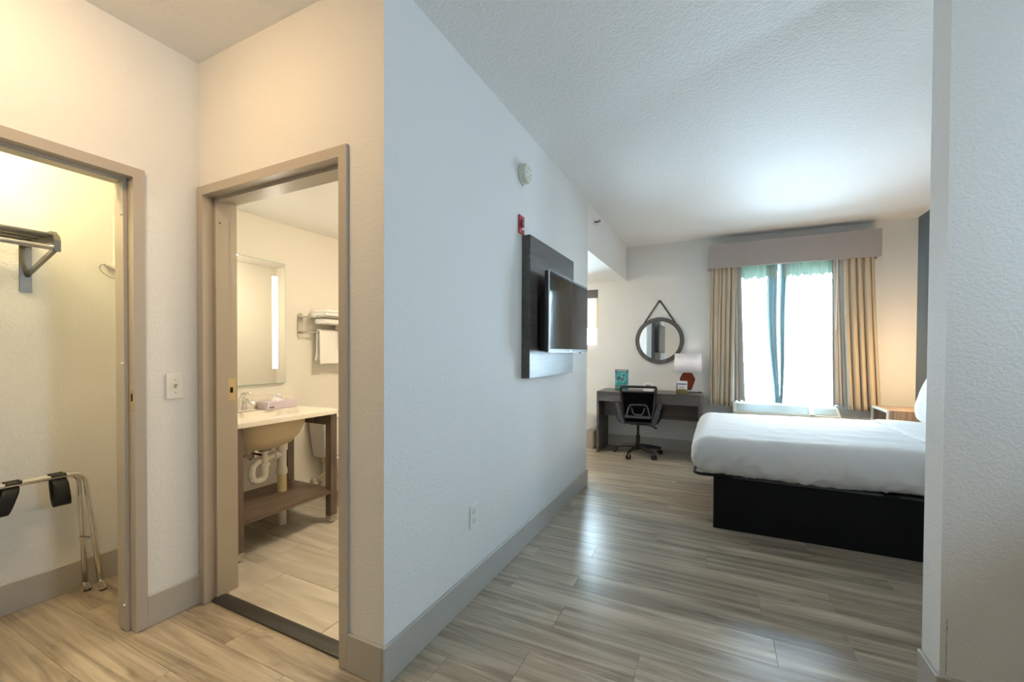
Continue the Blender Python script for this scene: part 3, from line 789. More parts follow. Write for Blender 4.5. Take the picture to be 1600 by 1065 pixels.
W(b, 'spider', 'nickel', lamp)
W(MB().lathe([(0, 1.10), (0.014, 1.10), (0.016, 1.13), (0.03, 1.16), (0.024, 1.19), (0, 1.20)], (LX, LY, 0), 'Z', 16), 'bulb', 'bulb_glow', lamp, True)
W(MB().tube([(LX+0.04, LY+0.03, dz+0.004), (LX+0.09, LY+0.05, dz+0.004), (LX+0.14, LY+0.03, dz+0.004), (LX+0.155, LY+0.12, dz+0.004), (LX+0.12, LY+0.19, dz+0.004)], 0.003, 8), 'cord', 'black', lamp, True)

br = thing('brochure_stand', 'upright teal marine brochure with dark title strip on the desk', 'brochure', (-1.10, 5.40, dz), 0.0)
W(MB().box(-1.178, -1.012, 5.40, 5.406, dz+0.006, 1.045, bev=0.0005), 'picture_panel', 'marine', br)
W(MB().box(-1.178, -1.012, 5.3985, 5.4005, 1.018, 1.046), 'title_band', 'darkband', br)
W(MB().box(-1.160, -1.030, 5.3975, 5.3984, 1.027, 1.037), 'title_print', 'lightband', br)
# dark leaping shapes printed on the picture
W(MB().prism([(-1.160, 0.930), (-1.140, 0.950), (-1.133, 0.985), (-1.118, 0.958), (-1.10, 0.945), (-1.085, 0.925), (-1.10, 0.928), (-1.125, 0.922), (-1.150, 0.908)], 5.3985, 5.4, 'Y'), 'fin_print', 'darkband', br)
W(MB().prism([(-1.10, 0.905), (-1.085, 0.930), (-1.075, 0.955), (-1.068, 0.935), (-1.052, 0.915), (-1.065, 0.915), (-1.085, 0.900)], 5.3985, 5.4, 'Y'), 'fin_print', 'darkband', br)
W(MB().box(-1.184, -1.006, 5.395, 5.3965, dz, 0.85), 'pocket', 'acrylic', br)
W(MB().box(-1.184, -1.006, 5.395, 5.455, dz, dz+0.004), 'stand_foot', 'acrylic', br)

tc_ = thing('tent_card', 'small folded white tent card on the desk', 'card', (-0.83, 5.55, dz))
W(MB().prism([(5.52, dz+0.001), (5.55, dz+0.100), (5.552, dz+0.100), (5.524, dz+0.001)], -0.846, -0.738, 'X'), 'front_leaf', 'paper', tc_)
W(MB().prism([(5.578, dz+0.001), (5.5505, dz+0.100), (5.5525, dz+0.100), (5.582, dz+0.001)], -0.846, -0.738, 'X'), 'back_leaf', 'paper', tc_)
W(MB().prism([(5.5395, dz+0.070), (5.5425, dz+0.080), (5.5432, dz+0.080), (5.5402, dz+0.070)], -0.825, -0.76, 'X'), 'print_line', 'greyplastic', tc_)

cd = thing('card_holder', 'clear acrylic holder with gold and white cards before the lamp base', 'card holder', (-0.37, 5.34, dz), 0.0)
W(MB().box(-0.432, -0.322, 5.345, 5.349, dz+0.004, 0.93), 'white_card', 'paper', cd)
W(MB().box(-0.440, -0.430, 5.343, 5.352, dz+0.01, 0.90), 'side_cards', 'copper', cd)
W(MB().box(-0.425, -0.330, 5.3435, 5.3448, 0.885, 0.900), 'blue_heading', 'bluep', cd)
for i in range(4): W(MB().box(-0.415, -0.345-0.01*(i % 2), 5.3437, 5.3448, 0.862-i*0.011, 0.866-i*0.011), 'print_line', 'greyplastic', cd)
W(MB().box(-0.432, -0.322, 5.338, 5.342, dz+0.006, dz+0.055), 'gold_card', 'gold', cd)
W(MB().box(-0.445, -0.312, 5.332, 5.335, dz, dz+0.060, bev=0.001), 'front_pane', 'acrylic', cd)
W(MB().box(-0.445, -0.312, 5.335, 5.40, dz, dz+0.004, bev=0.001), 'foot', 'acrylic', cd)

# round wall mirror
mr = thing('round_mirror', 'round wall mirror in dark wood frame hung by a leather strap', 'mirror', (-0.69, FY, 1.42))
W(MB().lathe([(0.250, FY-0.004), (0.250, FY-0.026), (0.256, FY-0.032), (0.296, FY-0.032), (0.302, FY-0.026), (0.302, FY-0.004), (0.250, FY-0.004)], (-0.69, 0, 1.42), 'Y', 64), 'frame', 'mirrorframe', mr, True)
W(MB().lathe([(0, FY-0.018), (0.251, FY-0.018), (0.251, FY-0.006), (0, FY-0.006)], (-0.69, 0, 1.42), 'Y', 64), 'glass', 'mirror', mr, True, sharp=20)
def strap_seg(p, q, w=0.018):
    p, q = Vector(p), Vector(q); d = (q-p).normalized(); n = Vector((d.z, 0, -d.x))*w/2
    b = MB(); t = bmesh.new(); A = []
    for y in (FY-0.014, FY-0.009):
        A.append([t.verts.new((v.x, y, v.z)) for v in (p-n, p+n, q+n, q-n)])
    t.faces.new(A[0]); t.faces.new(A[1][::-1])
    for i in range(4): t.faces.new((A[0][i], A[0][(i+1) % 4], A[1][(i+1) % 4], A[1][i]))
    return b.merge(t)
W(strap_seg((-0.885, 0, 1.645), (-0.694, 0, 1.938)), 'strap', 'leather', mr)
W(strap_seg((-0.495, 0, 1.645), (-0.686, 0, 1.938)), 'strap', 'leather', mr)
W(MB().lathe([(0, FY-0.03), (0.012, FY-0.03), (0.012, FY-0.006), (0, FY-0.006)], (-0.69, 0, 1.932), 'Y', 16), 'peg', 'blackmet', mr, True)

# ---- task chair -----------------------------------------------------
ch = thing('task_chair', 'black mesh-back swivel task chair pushed under the desk', 'chair', (-0.88, 5.35, 0), math.radians(9))
def CP(mb, name, mat, smooth=True, parent=ch, **k):
    return mb.build(name, mat, parent, smooth, **k)
angs = [math.radians(a) for a in (-112, -50, 22, 94, 166)]
star = CP(MB().lathe([(0, 0.075), (0.04, 0.075), (0.045, 0.11), (0.035, 0.135), (0, 0.135)], (0, 0, 0), 'Z', 20), 'base_hub', 'black')
for a in angs:
    c_, s_ = math.cos(a), math.sin(a)
    CP(MB().tube([(0.02*c_, 0.02*s_, 0.112), (0.14*c_, 0.14*s_, 0.102), (0.29*c_, 0.29*s_, 0.078)], [0.028, 0.022, 0.016], 10), 'base_leg', 'black')
    cx, cy = 0.285*c_, 0.285*s_
    w = MB()
    for k in (-1, 1):
        ox, oy = -s_*0.014*k, c_*0.014*k
        d = Vector((-s_, c_, 0))
        w.tube([Vector((cx+ox, cy+oy, 0.029)) - d*0.009, Vector((cx+ox, cy+oy, 0.029)) - d*0.007, Vector((cx+ox, cy+oy, 0.029)) + d*0.007, Vector((cx+ox, cy+oy, 0.029)) + d*0.009], [0.022, 0.029, 0.029, 0.022], 18)
    cas = CP(w, 'caster', 'black')
    MB().tube([(cx, cy, 0.03), (cx, cy, 0.075)], 0.008, 8).build('caster_stem', 'gunmetal', cas, True)
CP(MB().tube([(0, 0, 0.13), (0, 0, 0.25), (0, 0, 0.251), (0, 0, 0.40)], [0.025, 0.025, 0.015, 0.015], 16), 'gas_column', 'black')
CP(MB().tube([(0.02, -0.02, 0.385), (0.12, -0.05, 0.375), (0.19, -0.06, 0.36), (0.215, -0.065, 0.345)], [0.005, 0.005, 0.008, 0.012], 8), 'height_lever', 'black')
CP(MB().box(-0.10, 0.10, -0.12, 0.12, 0.385, 0.42, bev=0.01), 'seat_plate', 'black')
CP(MB().box(-0.235, 0.235, -0.23, 0.185, 0.415, 0.485, bev=0.03, seg=4), 'seat', 'strap')
# back (towards -Y)
def rr(w0, w1, z0, z1, y0, y1, r=0.03, n=6):
    out = []
    for cx, cz, a0 in ((w1-r, z1-r, 0), (-w1+r, z1-r, PI/2), (-w0+r, z0+r, PI), (w0-r, z0+r, 3*PI/2)):
        for i in range(n+1):
            a = a0 + PI/2*i/n; x, z = cx + r*math.cos(a), cz + r*math.sin(a)
            t_ = (z-z0)/(z1-z0); out.append((x, y0 + (y1-y0)*t_ + 0.03*math.sin(PI*t_), z))
    return out
ring = rr(0.160, 0.198, 0.43, 0.862, -0.245, -0.30, 0.02)
CP(MB().tube(ring, 0.015, 10, closed=True), 'back_frame', 'black')
def backpt(u, z):
    t_ = (z-0.43)/(0.862-0.43); w = 0.160 + 0.038*t_
    return (u*w, -0.245 - 0.055*t_ + 0.03*math.sin(PI*t_), z)
CP(MB().grid(9, 13, lambda u, v: backpt(2*u-1, 0.44 + v*0.36)), 'mesh_back', 'meshfab', solid=0.002)
CP(MB().tube([backpt(-1, 0.80), backpt(0, 0.80), backpt(1, 0.80)], 0.010, 8), 'cross_bar', 'black')
lum = []
for (u, z) in ((-0.80, 0.505), (-0.62, 0.61), (-0.50, 0.645), (0, 0.648), (0.50, 0.645), (0.62, 0.61), (0.80, 0.505)):
    p = backpt(u, z); lum.append((p[0], p[1]-0.018, p[2]))
CP(MB().tube(lum, 0.011, 8), 'lumbar_support', 'greyplastic')
lum2 = []
for (u, z) in ((-0.42, 0.61), (-0.34, 0.55), (-0.2, 0.53), (0.2, 0.53), (0.34, 0.55), (0.42, 0.61)):
    p = backpt(u, z); lum2.append((p[0], p[1]-0.018, p[2]))
CP(MB().tube(lum2, 0.009, 8), 'lumbar_support', 'greyplastic')
p0, p1 = backpt(-1, 0.505), backpt(1, 0.505)
CP(MB().box(-0.15, 0.15, p0[1]-0.026, p0[1]-0.006, 0.488, 0.518, bev=0.005), 'lower_rail', 'greyplastic')
for s in (-1, 1):
    br_ = MB().prism([(s*0.150, 0.405), (s*0.190, 0.405), (s*0.225, 0.50), (s*0.262, 0.665), (s*0.225, 0.672), (s*0.185, 0.56)], -0.285, -0.262, 'Y', 0.004)
    bk = CP(br_, 'back_bracket', 'greyplastic', True)
    for z, xx in ((0.60, 0.222), (0.53, 0.203)):
        MB().lathe([(0, -0.289), (0.007, -0.289), (0.007, -0.283), (0, -0.283)], (s*xx, 0, z), 'Y', 10).build('bolt', 'black', bk, True)
    CP(MB().tube([(s*0.238, -0.275, 0.605), (s*0.262, -0.15, 0.612), (s*0.262, 0.02, 0.612), (s*0.262, 0.09, 0.600)], [0.014, 0.020, 0.020, 0.016], 10), 'armrest', 'black')
    CP(MB().tube([(s*0.262, 0.05, 0.602), (s*0.272, 0.0, 0.53), (s*0.245, -0.03, 0.44), (s*0.19, -0.04, 0.415)], 0.014, 8), 'arm_support', 'black')

# ---- waste bin ------------------------------------------------------
wb = thing('waste_bin', 'beige waste bin with crumpled translucent liner left of the desk', 'bin', (-1.56, 5.50, 0))
t = MB(); 
W(MB().prism([(-1.67, 5.40), (-1.45, 5.40), (-1.45, 5.63), (-1.67, 5.63)], 0.0, 0.27, 'Z', 0.012), 'bin_body', 'bin', wb, True)
def liner(u, v):
    a = u*2*PI; c_, s_ = math.cos(a), math.sin(a)
    e = 0.35; X = math.copysign(abs(c_)**e, c_); Y = math.copysign(abs(s_)**e, s_)
    k = 1 + 0.06*math.sin(v*PI); z = 0.23 + 0.19*v + 0.03*noise.noise(Vector((X*4, Y*4, v*3)))
    w = 0.012*noise.noise(Vector((X*9, Y*9, v*6)))
    return (-1.56 + X*(0.118*k + w), 5.515 + Y*(0.122*k + w), z)
W(MB().grid(61, 14, liner), 'liner', 'liner', wb, True)

# ---- television panel and television -------------------------------
tp = thing('television_backboard', 'tall dark wood backing panel mounted behind the television', 'panel', (TVX, 2.86, 1.55))
W(MB().box(TVX+0.0005, TVX+0.058, 2.42, 3.30, 1.094, 1.996, bev=0.0015), 'panel_board', 'panelwood', tp)
tv = thing('television', 'black flat-screen television mounted on the dark wood panel', 'television', (TVX+0.15, 2.95, 1.52))
W(MB().box(TVX+0.118, TVX+0.150, 2.515, 3.395, 1.262, 1.784, bev=0.003), 'cabinet', 'bezel', tv)
W(MB().box(TVX+0.0595, TVX+0.118, 2.555, 3.35, 1.268, 1.62, bev=0.012), 'rear_housing', 'bezel', tv)
W(MB().box(TVX+0.1502, TVX+0.1512, 2.527, 3.383, 1.282, 1.773), 'screen', 'screen', tv)
b = MB(); b.box(TVX+0.144, TVX+0.1525, 2.5135, 2.5165, 1.2605, 1.7855); b.box(TVX+0.144, TVX+0.1525, 2.5165, 3.3965, 1.7835, 1.7865); b.box(TVX+0.144, TVX+0.1525, 2.5165, 3.3965, 1.2595, 1.2625)
W(b, 'edge_trim', 'silver', tv)
W(MB().box(TVX+0.138, TVX+0.15, 3.20, 3.23, 1.252, 1.2615, bev=0.002), 'sensor', 'bezel', tv)
W(MB().box(TVX+0.1513, TVX+0.1518, 2.935, 2.975, 1.2665, 1.273), 'badge', 'silver', tv)

# ---- wall fittings --------------------------------------------------
sd = thing('smoke_detector', 'round white smoke detector high on the television wall', 'smoke detector', (TVX, 2.42, 2.375))
W(MB().lathe([(0, TVX+0.001), (0.066, TVX+0.001), (0.066, TVX+0.012), (0.060, TVX+0.016), (0, TVX+0.016)], (0, 2.42, 2.375), 'X', 40), 'mounting_base', 'cream', sd, True)
W(MB().lathe([(0, TVX+0.016), (0.060, TVX+0.016), (0.062, TVX+0.032), (0.055, TVX+0.045), (0.030, TVX+0.049), (0, TVX+0.050)], (0, 2.42, 2.375), 'X', 40), 'cover', 'cream', sd, True)
for i in range(6):
    a = i*PI/3
    W(MB().box(TVX+0.046, TVX+0.0495, 2.42+0.030*math.cos(a)-0.006, 2.42+0.030*math.cos(a)+0.006, 2.375+0.030*math.sin(a)-0.002, 2.375+0.030*math.sin(a)+0.002), 'vent_slot', 'greyplastic', sd)
W(MB().box(TVX+0.001, TVX+0.014, 2.41, 2.43, 2.302, 2.312, bev=0.002), 'tab', 'cream', sd)
fa = thing('fire_alarm_strobe', 'red fire alarm plate above the corner of the television panel', 'alarm', (TVX, 2.40, 2.05))
W(MB().box(TVX+0.0005, TVX+0.010, 2.362, 2.438, 1.998, 2.112, bev=0.002), 'plate', 'red', fa)
W(MB().box(TVX+0.010, TVX+0.016, 2.382, 2.420, 2.028, 2.084, bev=0.003), 'lens', 'darkred', fa)
for z in (2.012, 2.098): W(MB().lathe([(0, TVX+0.0125), (0.004, TVX+0.0125), (0.004, TVX+0.009), (0, TVX+0.009)], (0, 2.40, z), 'X', 10), 'screw', 'darkred', fa, True)
sk = thing('sprinkler_head', 'small chrome sidewall sprinkler head below the ceiling', 'sprinkler', (TVX, 4.12, 2.552))
W(MB().lathe([(0, TVX+0.0005), (0.034, TVX+0.0005), (0.030, TVX+0.007), (0.012, TVX+0.009), (0, TVX+0.009)], (0, 4.12, 2.552), 'X', 24), 'escutcheon', 'white', sk, True)
W(MB().tube([(TVX+0.008, 4.12, 2.552), (TVX+0.045, 4.12, 2.552)], 0.009, 12), 'body', 'gunmetal', sk, True)
W(MB().box(TVX+0.060, TVX+0.063, 4.10, 4.14, 2.545, 2.572, bev=0.001), 'deflector', 'gunmetal', sk)
b = MB()
for y in (4.108, 4.132): b.tube([(TVX+0.04, y, 2.552), (TVX+0.062, y, 2.554)], 0.003, 6)
W(b, 'frame_arms', 'gunmetal', sk)
# socket on television wall
so = thing('wall_socket', 'white duplex power socket low on the television wall', 'socket', (TVX, 1.845, 0.42))
W(MB().box(TVX+0.0005, TVX+0.006, 1.808, 1.882, 0.362, 0.478, bev=0.002), 'cover_plate', 'white', so)
for z in (0.443, 0.397):
    f_ = MB().box(TVX+0.006, TVX+0.0085, 1.829, 1.861, z-0.014, z+0.014, bev=0.002).build('receptacle', 'cream'); under(f_, so)
    for y in (1.838, 1.851):
        s_ = MB().box(TVX+0.0086, TVX+0.009, y-0.001, y+0.001, z-0.004, z+0.006).build('slot', 'hole'); s_.parent = f_; s_.matrix_parent_inverse = Matrix.Translation(-Vector(so.location))
sw = thing('light_switch', 'ivory toggle light switch between the closet and bathroom doorways', 'switch', (HX, 1.09, 1.09))
W(MB().box(HX+0.0005, HX+0.007, 1.053, 1.125, 1.030, 1.150, bev=0.0025), 'cover_plate', 'white', sw)
W(MB().box(HX+0.007, HX+0.0085, 1.083, 1.095, 1.078, 1.102), 'toggle_slot', 'cream', sw)
W(MB().prism([(HX+0.008, 1.084), (HX+0.022, 1.094), (HX+0.022, 1.102), (HX+0.008, 1.098)], 1.085, 1.093, 'Y', 0.001), 'toggle', 'brass', sw)
for z in (1.06, 1.12): W(MB().lathe([(0, HX+0.0085), (0.0032, HX+0.0085), (0.0032, HX+0.006), (0, HX+0.006)], (0, 1.089, z), 'X', 10), 'screw', 'nickel', sw, True)
# hairline crack on the partition
b = MB(); pz = [(0.717 + 0.0008*random.uniform(-1, 1), 0.153 + 0.012*i) for i in range(17)]
for p, q in zip(pz, pz[1:]): b.box(min(p[0], q[0])-0.0003, max(p[0], q[0])+0.0003, SY0-0.0006, SY0-0.0001, p[1], q[1])
b.build('hairline_crack', 'scuff', bpy.data.objects['wall_partition'], label='fine vertical hairline crack')

# ---- closet contents ------------------------------------------------
CB = -3.03
cs = thing('closet_shelf_rack', 'dark chrome tubular shelf rack with hanging rod in the closet', 'shelf rack', (CB, 0.42, 1.54))
for y in (0.80, 0.05):
    W(MB().box(CB+0.0005, CB+0.008, y-0.021, y+0.021, 1.54, 1.848, bev=0.001), 'wall_plate', 'gunmetal', cs)
    W(MB().lathe([(0, CB+0.011), (0.005, CB+0.011), (0.005, CB+0.007), (0, CB+0.007)], (0, y, 1.565), 'X', 10), 'screw', 'chrome', cs, True)
    W(MB().prism([(CB+0.008, 1.800), (-2.735, 1.800), (-2.700, 1.775), (-2.690, 1.755), (-2.690, 1.705), (-2.705, 1.705), (-2.715, 1.745), (CB+0.008, 1.760)], y+0.0, y+0.022, 'Y', 0.001), 'arm', 'gunmetal', cs)
    W(MB().prism([(CB+0.008, 1.612), (CB+0.008, 1.632), (-2.712, 1.722), (-2.692, 1.705)], y-0.002, y+0.012, 'Y', 0.001), 'brace', 'gunmetal', cs)
for x, z in ((-2.96, 1.785), (-2.885, 1.785), (-2.81, 1.785), (-2.735, 1.782)):
    W(MB().tube([(x, 0.035, z), (x, 0.81, z)], 0.0095, 10), 'shelf_tube', 'gunmetal', cs, True)
W(MB().tube([(-2.705, 0.035, 1.720), (-2.705, 0.80, 1.720)], 0.0115, 12), 'hanging_rod', 'chrome', cs, True)

ih = thing('wall_hook', 'white wall hook with a thin wire loop beside the closet jamb', 'hook', (CB, 1.15, 1.72))
W(MB().box(CB+0.0005, CB+0.012, 1.128, 1.185, 1.72, 2.0, bev=0.005), 'back_plate', 'white', ih)
W(MB().prism([(1.085, 1.728), (1.125, 1.735), (1.185, 1.735), (1.185, 1.690), (1.150, 1.695), (1.105, 1.715)], CB+0.001, CB+0.03, 'X', 0.006), 'hook_lip', 'white', ih, True)
loop = [(CB+0.016, 1.135 + 0.066*math.cos(a), 1.690 + 0.036*math.sin(a) - 0.25*(0.066*math.cos(a))) for a in [i*2*PI/36 for i in range(36)]]
W(MB().tube(loop, 0.0016, 6, closed=True), 'wire_loop', 'gunmetal', ih, True)

lr = thing('luggage_rack', 'folded chrome luggage rack with black webbing straps leaning in the closet', 'luggage rack', (-2.93, 0.7, 0))
def uframe(xt, xb, yt, yb, name):
    r = 0.055; y2 = 0.34
    path = [(xb, yb, 0.035), (xb*0.5+xt*0.5, (yb+yt)/2, 0.32)]
    for i in range(8):
        a = i*PI/14
        path.append((xt, yt - r + r*math.cos(a), 0.640 - r + r*math.sin(a)))
    for i in range(7, -1, -1):
        a = i*PI/14
        path.append((xt, y2 + r - r*math.cos(a), 0.640 - r + r*math.sin(a)))
    path += [(xb*0.5+xt*0.5, y2-0.015, 0.32), (xb, y2-0.03, 0.035)]
    o = W(MB().tube(path, 0.0115, 14), name, 'chrome', lr, True, sharp=180)
    for p in ((xb, yb), (xb, y2-0.03)):
        s = 1 if p[1] > 0.5 else -1
        W(MB().tube([(p[0], p[1]-0.002*s, 0.055), (p[0], p[1]+0.004*s, 0.02), (p[0], p[1]+0.008*s, 0.0095)], [0.0118, 0.015, 0.016], 14), 'foot_flare', 'chrome', lr, True)
        W(MB().tube([(p[0], p[1]+0.008*s, 0.010), (p[0], p[1]+0.009*s, 0.0)], [0.0165, 0.0165], 14), 'foot_cap', 'rubber', lr, True)
uframe(-2.925, -2.960, 0.950, 0.982, 'tube_frame')
uframe(-2.890, -2.895, 0.965, 1.020, 'tube_frame')
W(MB().tube([(-2.945, 0.958, 0.30), (-2.885, 0.975, 0.30)], 0.004, 8), 'pivot_bolt', 'gunmetal', lr, True)
def strap(yc, drop, skew, name='strap'):
    w = 0.052; path = []
    # wrap: over back bar, hang, over front bar
    top = 0.655
    for i in range(5): a = PI*0.9 - i*PI*0.9/4; path.append((-2.925 + 0.0145*math.cos(a), 0.640 + 0.0145*math.sin(a)))
    n = 12
    for i in range(n+1):
        a = PI + PI*i/n
        path.append((-2.895 + 0.022*math.cos(a)*(1.3) + 0.0, 0.640 - 0.03 - drop*math.sin(PI*i/n)**0.45))
    for i in range(5): a = PI - i*PI*0.95/4; path.append((-2.890 + 0.0145*math.cos(a), 0.640 + 0.0145*math.sin(a)))
    def fn(u, v):
        k = u*(len(path)-1); i = int(min(k, len(path)-1.001)); f = k - i
        x = path[i][0]*(1-f) + path[i+1][0]*f; z = path[i][1]*(1-f) + path[i+1][1]*f
        d = (0.64 - z)/max(drop, 0.01)
        return (x, yc + (v-0.5)*w*(1+0.12*d) + skew*d, z)
    W(MB().grid(70, 5, fn), name, 'strap', lr, True, solid=0.0025, sharp=180)
strap(0.865, 0.115, 0.010)
strap(0.715, 0.105, -0.035)
strap(0.50, 0.11, 0.0)

cl = thing('closet_light', 'warm closet ceiling light hidden above the closet doorway', 'lamp', (-2.74, 0.45, 2.42))
M['closet_glow'] = plain('closet_glow', (1, 0.95, 0.85), 0.5, emit=((1.0, 0.80, 0.42), CLOSET_LAMP))
W(MB().box(-2.82, -2.66, 0.15, 0.75, 2.395, 2.419, bev=0.004), 'housing', 'white', cl)
W(MB().box(-2.80, -2.68, 0.17, 0.73, 2.36, 2.3945, bev=0.01), 'diffuser', 'closet_glow', cl)

hl = thing('hall_ceiling_light', 'round warm hall ceiling light above the entry', 'lamp', (-1.70, 0.38, CEIL))
M['hall_glow'] = plain('hall_glow', (1, 0.95, 0.85), 0.5, emit=(WARM, HALL_LAMP))
W(MB().lathe([(0, CEIL-0.0005), (0.17, CEIL-0.0005), (0.17, CEIL-0.02), (0, CEIL-0.02)], (-1.70, 0.38, 0), 'Z', 36), 'housing', 'nickel', hl, True)
W(MB().lathe([(0.155, CEIL-0.0205), (0.155, CEIL-0.04), (0.12, CEIL-0.075), (0.06, CEIL-0.092), (0, CEIL-0.095)], (-1.70, 0.38, 0), 'Z', 36), 'dome', 'hall_glow', hl, True)

al = thing('alcove_ceiling_light', 'round alcove ceiling light out of sight behind the television wall', 'lamp', (-2.3, 4.7, 2.23))
M['alcove_glow'] = plain('alcove_glow', (1, 0.95, 0.85), 0.5, emit=((1.0, 0.80, 0.55), ALCOVE_LAMP))
W(MB().lathe([(0, 2.2295), (0.17, 2.2295), (0.17, 2.21), (0, 2.21)], (-2.3, 4.7, 0), 'Z', 36), 'housing', 'nickel', al, True)
W(MB().lathe([(0.155, 2.2095), (0.155, 2.19), (0.12, 2.155), (0.06, 2.138), (0, 2.135)], (-2.3, 4.7, 0), 'Z', 36), 'dome', 'alcove_glow', al, True)

# ---- bathroom -------------------------------------------------------
BX = -3.05
vt = thing('vanity', 'wood-legged open vanity stand with lower shelf in the bathroom', 'vanity', (-2.78, 1.85, 0))
VY0, VY1, VXF = 1.480, 2.215, -2.522
CT = 0.835
for (x, y) in ((VXF-0.055, VY0), (VXF-0.055, VY1-0.055), (BX+0.002, VY0), (BX+0.002, VY1-0.055)):
    W(MB().box(x, x+0.055, y, y+0.055, 0.062, CT-0.032, bev=0.0015), 'leg', 'vanwoodz', vt)
    W(MB().box(x-0.0005, x+0.0555, y-0.0005, y+0.0555, 0.016, 0.062, bev=0.001), 'leg_ferrule', 'nickel', vt)
    W(MB().lathe([(0, 0.007), (0.018, 0.007), (0.016, 0.013), (0.006, 0.0165), (0, 0.0165)], (x+0.0275, y+0.0275, 0), 'Z', 14), 'leg_glide', 'black', vt, True)
W(MB().box(BX+0.002, VXF-0.003, VY0+0.004, VY1-0.004, 0.222, 0.247, bev=0.0015), 'shelf', 'vanwood', vt)
for y in (VY0+0.01, VY1-0.045): W(MB().box(BX+0.057, VXF-0.055, y, y+0.035, CT-0.115, CT-0.032, bev=0.001), 'side_rail', 'vanwoodz', vt)
for x in (-2.80, -2.70): W(MB().lathe([(0, VY1-0.052), (0.006, VY1-0.052), (0.006, VY1-0.044), (0, VY1-0.044)], (x, 0, CT-0.075), 'Y', 10), 'bolt', 'nickel', vt, True)

sk2 = thing('sink_counter', 'cream cultured marble counter with moulded sink on the vanity', 'sink', (-2.78, 1.84, CT))
cx0, cx1, cy0, cy1 = BX+0.0005, -2.498, 1.455, 2.222
BXc, BYc, brx, bry = -2.765, 1.825, 0.165, 0.225
def ell(k, n, e=0.6):
    a = 2*PI*k/n; c_, s_ = math.cos(a), math.sin(a)
    return math.copysign(abs(c_)**e, c_), math.copysign(abs(s_)**e, s_)
b = MB(); n = 64; bm = b.bm
def rectpt(k):
    a = 2*PI*k/n; c_, s_ = math.cos(a), math.sin(a); m_ = max(abs(c_)/((cx1-cx0)/2), abs(s_)/((cy1-cy0)/2))
    return (cx0+cx1)/2 + c_/m_, (cy0+cy1)/2 + s_/m_
R0 = [bm.verts.new((*rectpt(k), CT-0.030)) for k in range(n)]
R1 = [bm.verts.new((*rectpt(k), CT-0.003)) for k in range(n)]
R2 = [bm.verts.new((rectpt(k)[0]*0.994+(cx0+cx1)/2*0.006, rectpt(k)[1]*0.994+(cy0+cy1)/2*0.006, CT)) for k in range(n)]
rings = [R0, R1, R2]
for s, dz_ in ((1.0, 0.0), (0.97, -0.008), (0.86, -0.07), (0.66, -0.125), (0.30, -0.15), (0.07, -0.155)):
    rings.append([bm.verts.new((BXc + ell(k, n)[0]*brx*s, BYc + ell(k, n)[1]*bry*s, CT + dz_)) for k in range(n)])
for A, B in zip(rings, rings[1:]):
    for k in range(n): bm.faces.new((A[k], A[(k+1) % n], B[(k+1) % n], B[k]))
bm.faces.new(rings[-1][::-1]); 
W(b, 'counter_top', 'counter', sk2, True)
b = MB(); bm = b.bm; rings = []
for s, z in ((1.12, CT-0.0305), (1.10, CT-0.075), (0.94, CT-0.155), (0.72, CT-0.205), (0.34, CT-0.235), (0.12, CT-0.24)):
    rings.append([bm.verts.new((BXc + ell(k, n, 0.7)[0]*brx*s, BYc + ell(k, n, 0.7)[1]*bry*s, z)) for k in range(n)])
for A, B in zip(rings, rings[1:]):
    for k in range(n): bm.faces.new((A[k], A[(k+1) % n], B[(k+1) % n], B[k]))
bm.faces.new(rings[-1])
W(b, 'bowl', 'bowl', sk2, True)
W(MB().box(BX+0.0005, BX+0.020, cy0, cy1, CT+0.0003, CT+0.09, bev=0.003), 'backsplash', 'counter', sk2)

fc = thing('faucet', 'chrome single-lever faucet on the sink counter', 'faucet', (-2.975, 1.81, CT))
FX, FYy = -2.972, 1.80
W(MB().box(FX-0.028, FX+0.028, FYy-0.08, FYy+0.08, CT+0.0005, CT+0.018, bev=0.010, seg=3), 'deck_plate', 'chrome', fc, True)
W(MB().lathe([(0.030, CT+0.015), (0.026, CT+0.05), (0.023, CT+0.085), (0.020, CT+0.10), (0, CT+0.106)], (FX, FYy, 0), 'Z', 24), 'body', 'chrome', fc, True)
W(MB().tube([(FX, FYy, CT+0.065), (FX+0.05, FYy, CT+0.082), (FX+0.10, FYy, CT+0.078), (FX+0.13, FYy, CT+0.062)], [0.017, 0.015, 0.013, 0.011], 14), 'spout', 'chrome', fc, True)
W(MB().tube([(FX, FYy, CT+0.098), (FX+0.012, FYy, CT+0.120), (FX+0.050, FYy+0.005, CT+0.132), (FX+0.085, FYy+0.01, CT+0.128)], [0.017, 0.014, 0.009, 0.007], 12), 'lever', 'chrome', fc, True)

tb = thing('tissue_box', 'lilac tissue box with a tissue peeking out on the sink counter', 'tissue box', (-2.93, 2.02, CT))
ty0, ty1, tx0, tx1 = 1.935, 2.165, -3.015, -2.895
W(MB().box(tx0, tx1, ty0, ty1, CT+0.0005, CT+0.056, bev=0.002), 'carton', 'tissuebox', tb)
def tiss(u, v):
    return (-2.955 + (u-0.5)*0.045*(1-0.85*v) + 0.006*math.sin(v*6+u*4), 2.05 + (u-0.5)*0.10*(1-0.9*v) + 0.012*math.sin(u*9)*v, CT+0.054 + 0.055*v)
W(MB().grid(13, 9, tiss), 'tissue', 'paper', tb, True, solid=0.001)
for y in (1.955, 1.975): W(MB().box(tx1-0.0005, tx1+0.0006, y-0.006, y+0.006, CT+0.010, CT+0.022, bev=0.0002), 'print_mark', 'purple', tb)
W(MB().box(tx0+0.03, tx1-0.01, ty1-0.0003, ty1+0.0006, CT+0.006, CT+0.05), 'end_print', 'purple', tb)

